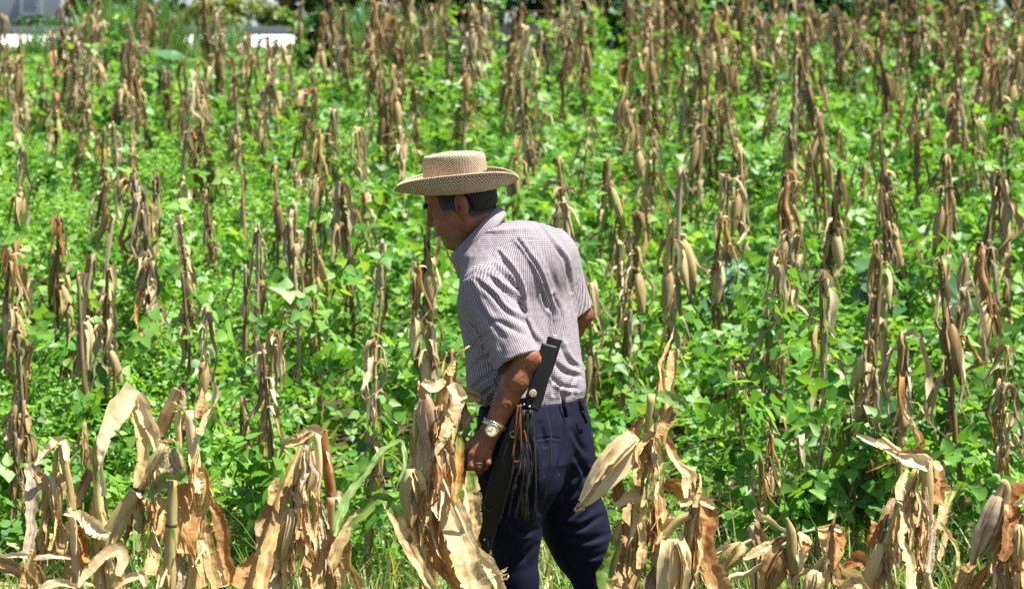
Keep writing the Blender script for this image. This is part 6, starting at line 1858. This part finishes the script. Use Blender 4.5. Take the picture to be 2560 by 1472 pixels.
# --- low broken stalks
p = Plant(1880, -.20, 'thin grey stump capped by a small bleached leaf')
p.cane([(1880, 1312), (1884, 1420), (1886, 1490)], [8, 9, 9], 'grey', (), True)
p.leaf([(1866, 1328), (1882, 1312), (1902, 1326), (1920, 1346)], [8, 14, 12, 4], 'pale')
p.leaf([(1884, 1272), (1900, 1290), (1920, 1292), (1966, 1326)], [14, 22, 12, 5], 'pale')
p.leaf([(1890, 1300), (1900, 1340), (1906, 1400)], [12, 22, 12], 'tan')
p = Plant(1960, -.55, 'low leaning maize cane with a striped husk beside a short olive stump')
p.cane([(1966, 1368), (1930, 1396), (1876, 1431), (1812, 1480)], [6, 7, 8, 8], 'husk', (.58,), True)
p.ear((1958, 1366), (1908, 1500), 32, 'tan')
p.leaf([(1860, 1398), (1910, 1370), (1966, 1345)], [10, 26, 18], 'pale', [.5, .2])
p.leaf([(1930, 1366), (1950, 1352), (1968, 1340)], [16, 22, 12], 'brown')
p.cane([(1985, 1428), (1984, 1500)], [8, 8], 'brown', (), True)
p.cane([(1966, 1294), (1977, 1330), (1980, 1380), (1986, 1432)], [4, 13, 15, 12], 'cane_olive')
p.leaf([(1998, 1330), (2004, 1380), (2010, 1426)], [10, 28, 20], 'pale')
p.leaf([(1998, 1332), (2016, 1346), (2028, 1360)], [10, 20, 8], 'pale', .5)
p.leaf([(2008, 1350), (2014, 1364), (2010, 1384)], [12, 20, 10], 'rust')
p.leaf([(1965, 1370), (1968, 1400), (1974, 1430)], [18, 26, 14], 'rust', o=-2)
p.bundle([(1976, 1340), (1984, 1420)], 8, L=(50, 120))
p = Plant(2075, -.58, 'short broken maize with a dark central spike and pale flaps either side')
p.cane([(2069, 1382), (2041, 1417), (1976, 1480)], [6, 7, 8], 'husk', (.35,), True)
p.leaf([(2051, 1435), (2081, 1420), (2095, 1442), (2116, 1484)], [20, 46, 46, 40], 'tan', [.3, .2])
p.leaf([(2044, 1325), (2057, 1330), (2058, 1352), (2060, 1384)], [14, 24, 24, 12], 'tan', [-.7, .1])
p.leaf([(2082, 1320), (2102, 1328), (2100, 1345), (2094, 1384), (2086, 1420)], [20, 34, 34, 26, 10], 'rust', [-.6, .1, .1])
p.leaf([(2042, 1325), (2066, 1318), (2090, 1320), (2106, 1330)], [10, 16, 18, 8], 'pale', .6)
p.leaf([(2090, 1274), (2078, 1320), (2080, 1380), (2078, 1424)], [4, 16, 20, 14], 'brown', curl=1.2, o=1)
p.cane([(2072, 1380), (2067, 1426), (2070, 1500)], [8, 8, 9], 'cane', (), True)
p.ear((2040, 1424), (2016, 1520), 25, 'husk')
p.leaf([(2118, 1416), (2146, 1398), (2168, 1420)], [20, 40, 26], 'rust', [.4, .2])
p.leaf([(2100, 1470), (2140, 1446), (2180, 1436)], [16, 30, 16], 'pale')
p.bundle([(2075, 1330), (2070, 1420)], 10, L=(50, 120))
# --- bent plant at right
p = Plant(2250, -.8, 'bent maize plant at right with its top snapped flat to the left')
p.leaf([(2196, 1304), (2182, 1340), (2180, 1370)], [20, 32, 16], 'rust')
p.leaf([(2236, 1240), (2212, 1300), (2196, 1360)], [16, 22, 14], 'brown')
p.leaf([(2376, 1222), (2356, 1290), (2334, 1342)], [30, 28, 14], 'mixed', o=-3)
p.leaf([(2374, 1222), (2360, 1216), (2345, 1212)], [14, 16, 8], 'pale', o=-2)
p.leaf([(2346, 1162), (2350, 1210), (2345, 1262)], [20, 32, 24], 'rust', [.2, .1], curl=.4)
p.leaf([(2330, 1156), (2342, 1158), (2354, 1172)], [10, 20, 10], 'pale', .5)
p.leaf([(2297, 1228), (2294, 1312), (2300, 1420)], [16, 24, 20], 'rust', [.1, .1])
p.leaf([(2270, 1380), (2284, 1430), (2290, 1490)], [20, 34, 30], 'tan')
p.cane([(2292, 1172), (2269, 1236), (2229, 1339), (2200, 1400), (2168, 1490)], [10, 15, 17, 20, 22], 'cane_olive', (.60,), True)
p.ear((2214, 1360), (2172, 1500), 30, 'husk_olive')
p.leaf([(2270, 1290), (2262, 1350), (2240, 1400)], [16, 28, 14], 'brown')
p.cane([(2316, 1150), (2319, 1223), (2318, 1268), (2318, 1357), (2312, 1490)], [13, 16, 13, 11, 12], 'husk_olive', (.35,), True)
p.leaf([(2333, 1286), (2330, 1350), (2320, 1430)], [10, 22, 14], 'grey', [.2, .1])
p.leaf([(2350, 1310), (2362, 1330), (2350, 1400)], [14, 20, 10], 'brown', o=-2)
p.leaf([(2352, 1306), (2376, 1338), (2397, 1385), (2390, 1455)], [6, 11, 10, 4], 'tan')
p.leaf([(2142, 1088), (2210, 1118), (2272, 1148), (2322, 1164)], [6, 28, 40, 30], 'husk', [.6, .5, .5], curl=.7)
p.cane([(2205, 1094), (2226, 1112), (2250, 1128)], [5, 6, 5], 'husk')
p.leaf([(2240, 1136), (2290, 1130), (2322, 1136), (2330, 1170)], [8, 14, 16, 10], 'brown', .5)
p.leaf([(2258, 1112), (2264, 1098), (2268, 1104)], [10, 16, 8], 'pale')
p.leaf([(2266, 1172), (2250, 1223), (2264, 1290), (2252, 1350), (2270, 1402), (2280, 1484)], [12, 28, 30, 14, 28, 22], 'pale', [.3, -.2, .3, .1], n=60)
p.cane([(2316, 1430), (2330, 1486)], [8, 9], 'husk')
p.shreds(2316, 1430, 9, 18, 'pale')
p.leaf([(2104, 1426), (2130, 1436), (2170, 1480)], [14, 30, 26], 'tan')
p.bundle([(2300, 1170), (2250, 1290), (2200, 1400)], 14, spread=20)
p.bundle([(2318, 1190), (2316, 1380)], 12)
# --- right edge
p = Plant(2500, -.8, 'maize plant at right edge with a long grey ear and an orange curled leaf')
p.leaf([(2436, 1412), (2410, 1446), (2386, 1490)], [26, 46, 44], 'tan')
p.leaf([(2476, 1410), (2450, 1446), (2420, 1490)], [14, 28, 26], 'rust')
p.leaf([(2486, 1330), (2476, 1370), (2466, 1410)], [18, 26, 16], 'green', o=-2)
p.leaf([(2500, 1290), (2500, 1350), (2490, 1400)], [14, 24, 16], 'rust', o=-2)
p.cane([(2512, 1268), (2518, 1226), (2509, 1206), (2497, 1240)], [8, 10, 10, 9], 'husk_olive')
p.ear((2498, 1240), (2432, 1408), 25, 'grey')
p.leaf([(2500, 1236), (2478, 1260), (2460, 1300)], [10, 22, 8], 'husk')
p.cane([(2512, 1262), (2516, 1340), (2508, 1480)], [9, 10, 11], 'cane', (), True)
p.leaf([(2562, 1206), (2530, 1231), (2526, 1289), (2521, 1342), (2506, 1400)], [24, 34, 40, 32, 20], 'rust', [-.5, .1, .2])
p.leaf([(2575, 1240), (2550, 1250), (2532, 1262)], [24, 22, 6], 'pale')
p.cane([(2562, 1284), (2536, 1350), (2505, 1413), (2450, 1484)], [7, 7, 7, 6], 'brown', (.62,))
p.bundle([(2512, 1240), (2512, 1400)], 14, spread=22)
p = Plant(2548, -.85, 'olive husked maize ear standing against the right frame edge')
p.cane([(2566, 1300), (2550, 1316), (2546, 1330)], [6, 7, 8], 'brown')
p.ear((2548, 1310), (2543, 1432), 22, 'husk_olive')
p.leaf([(2500, 1412), (2512, 1450), (2516, 1490)], [20, 32, 30], 'brown')
p.leaf([(2540, 1420), (2550, 1450), (2548, 1490)], [14, 26, 24], 'tan')
p.leaf([(2580, 1330), (2566, 1400), (2570, 1490)], [24, 36, 36], 'tan')
p.cane([(2545, 1430), (2540, 1500)], [8, 9], 'husk', (), True)
p.bundle([(2550, 1300), (2545, 1420)], 8)
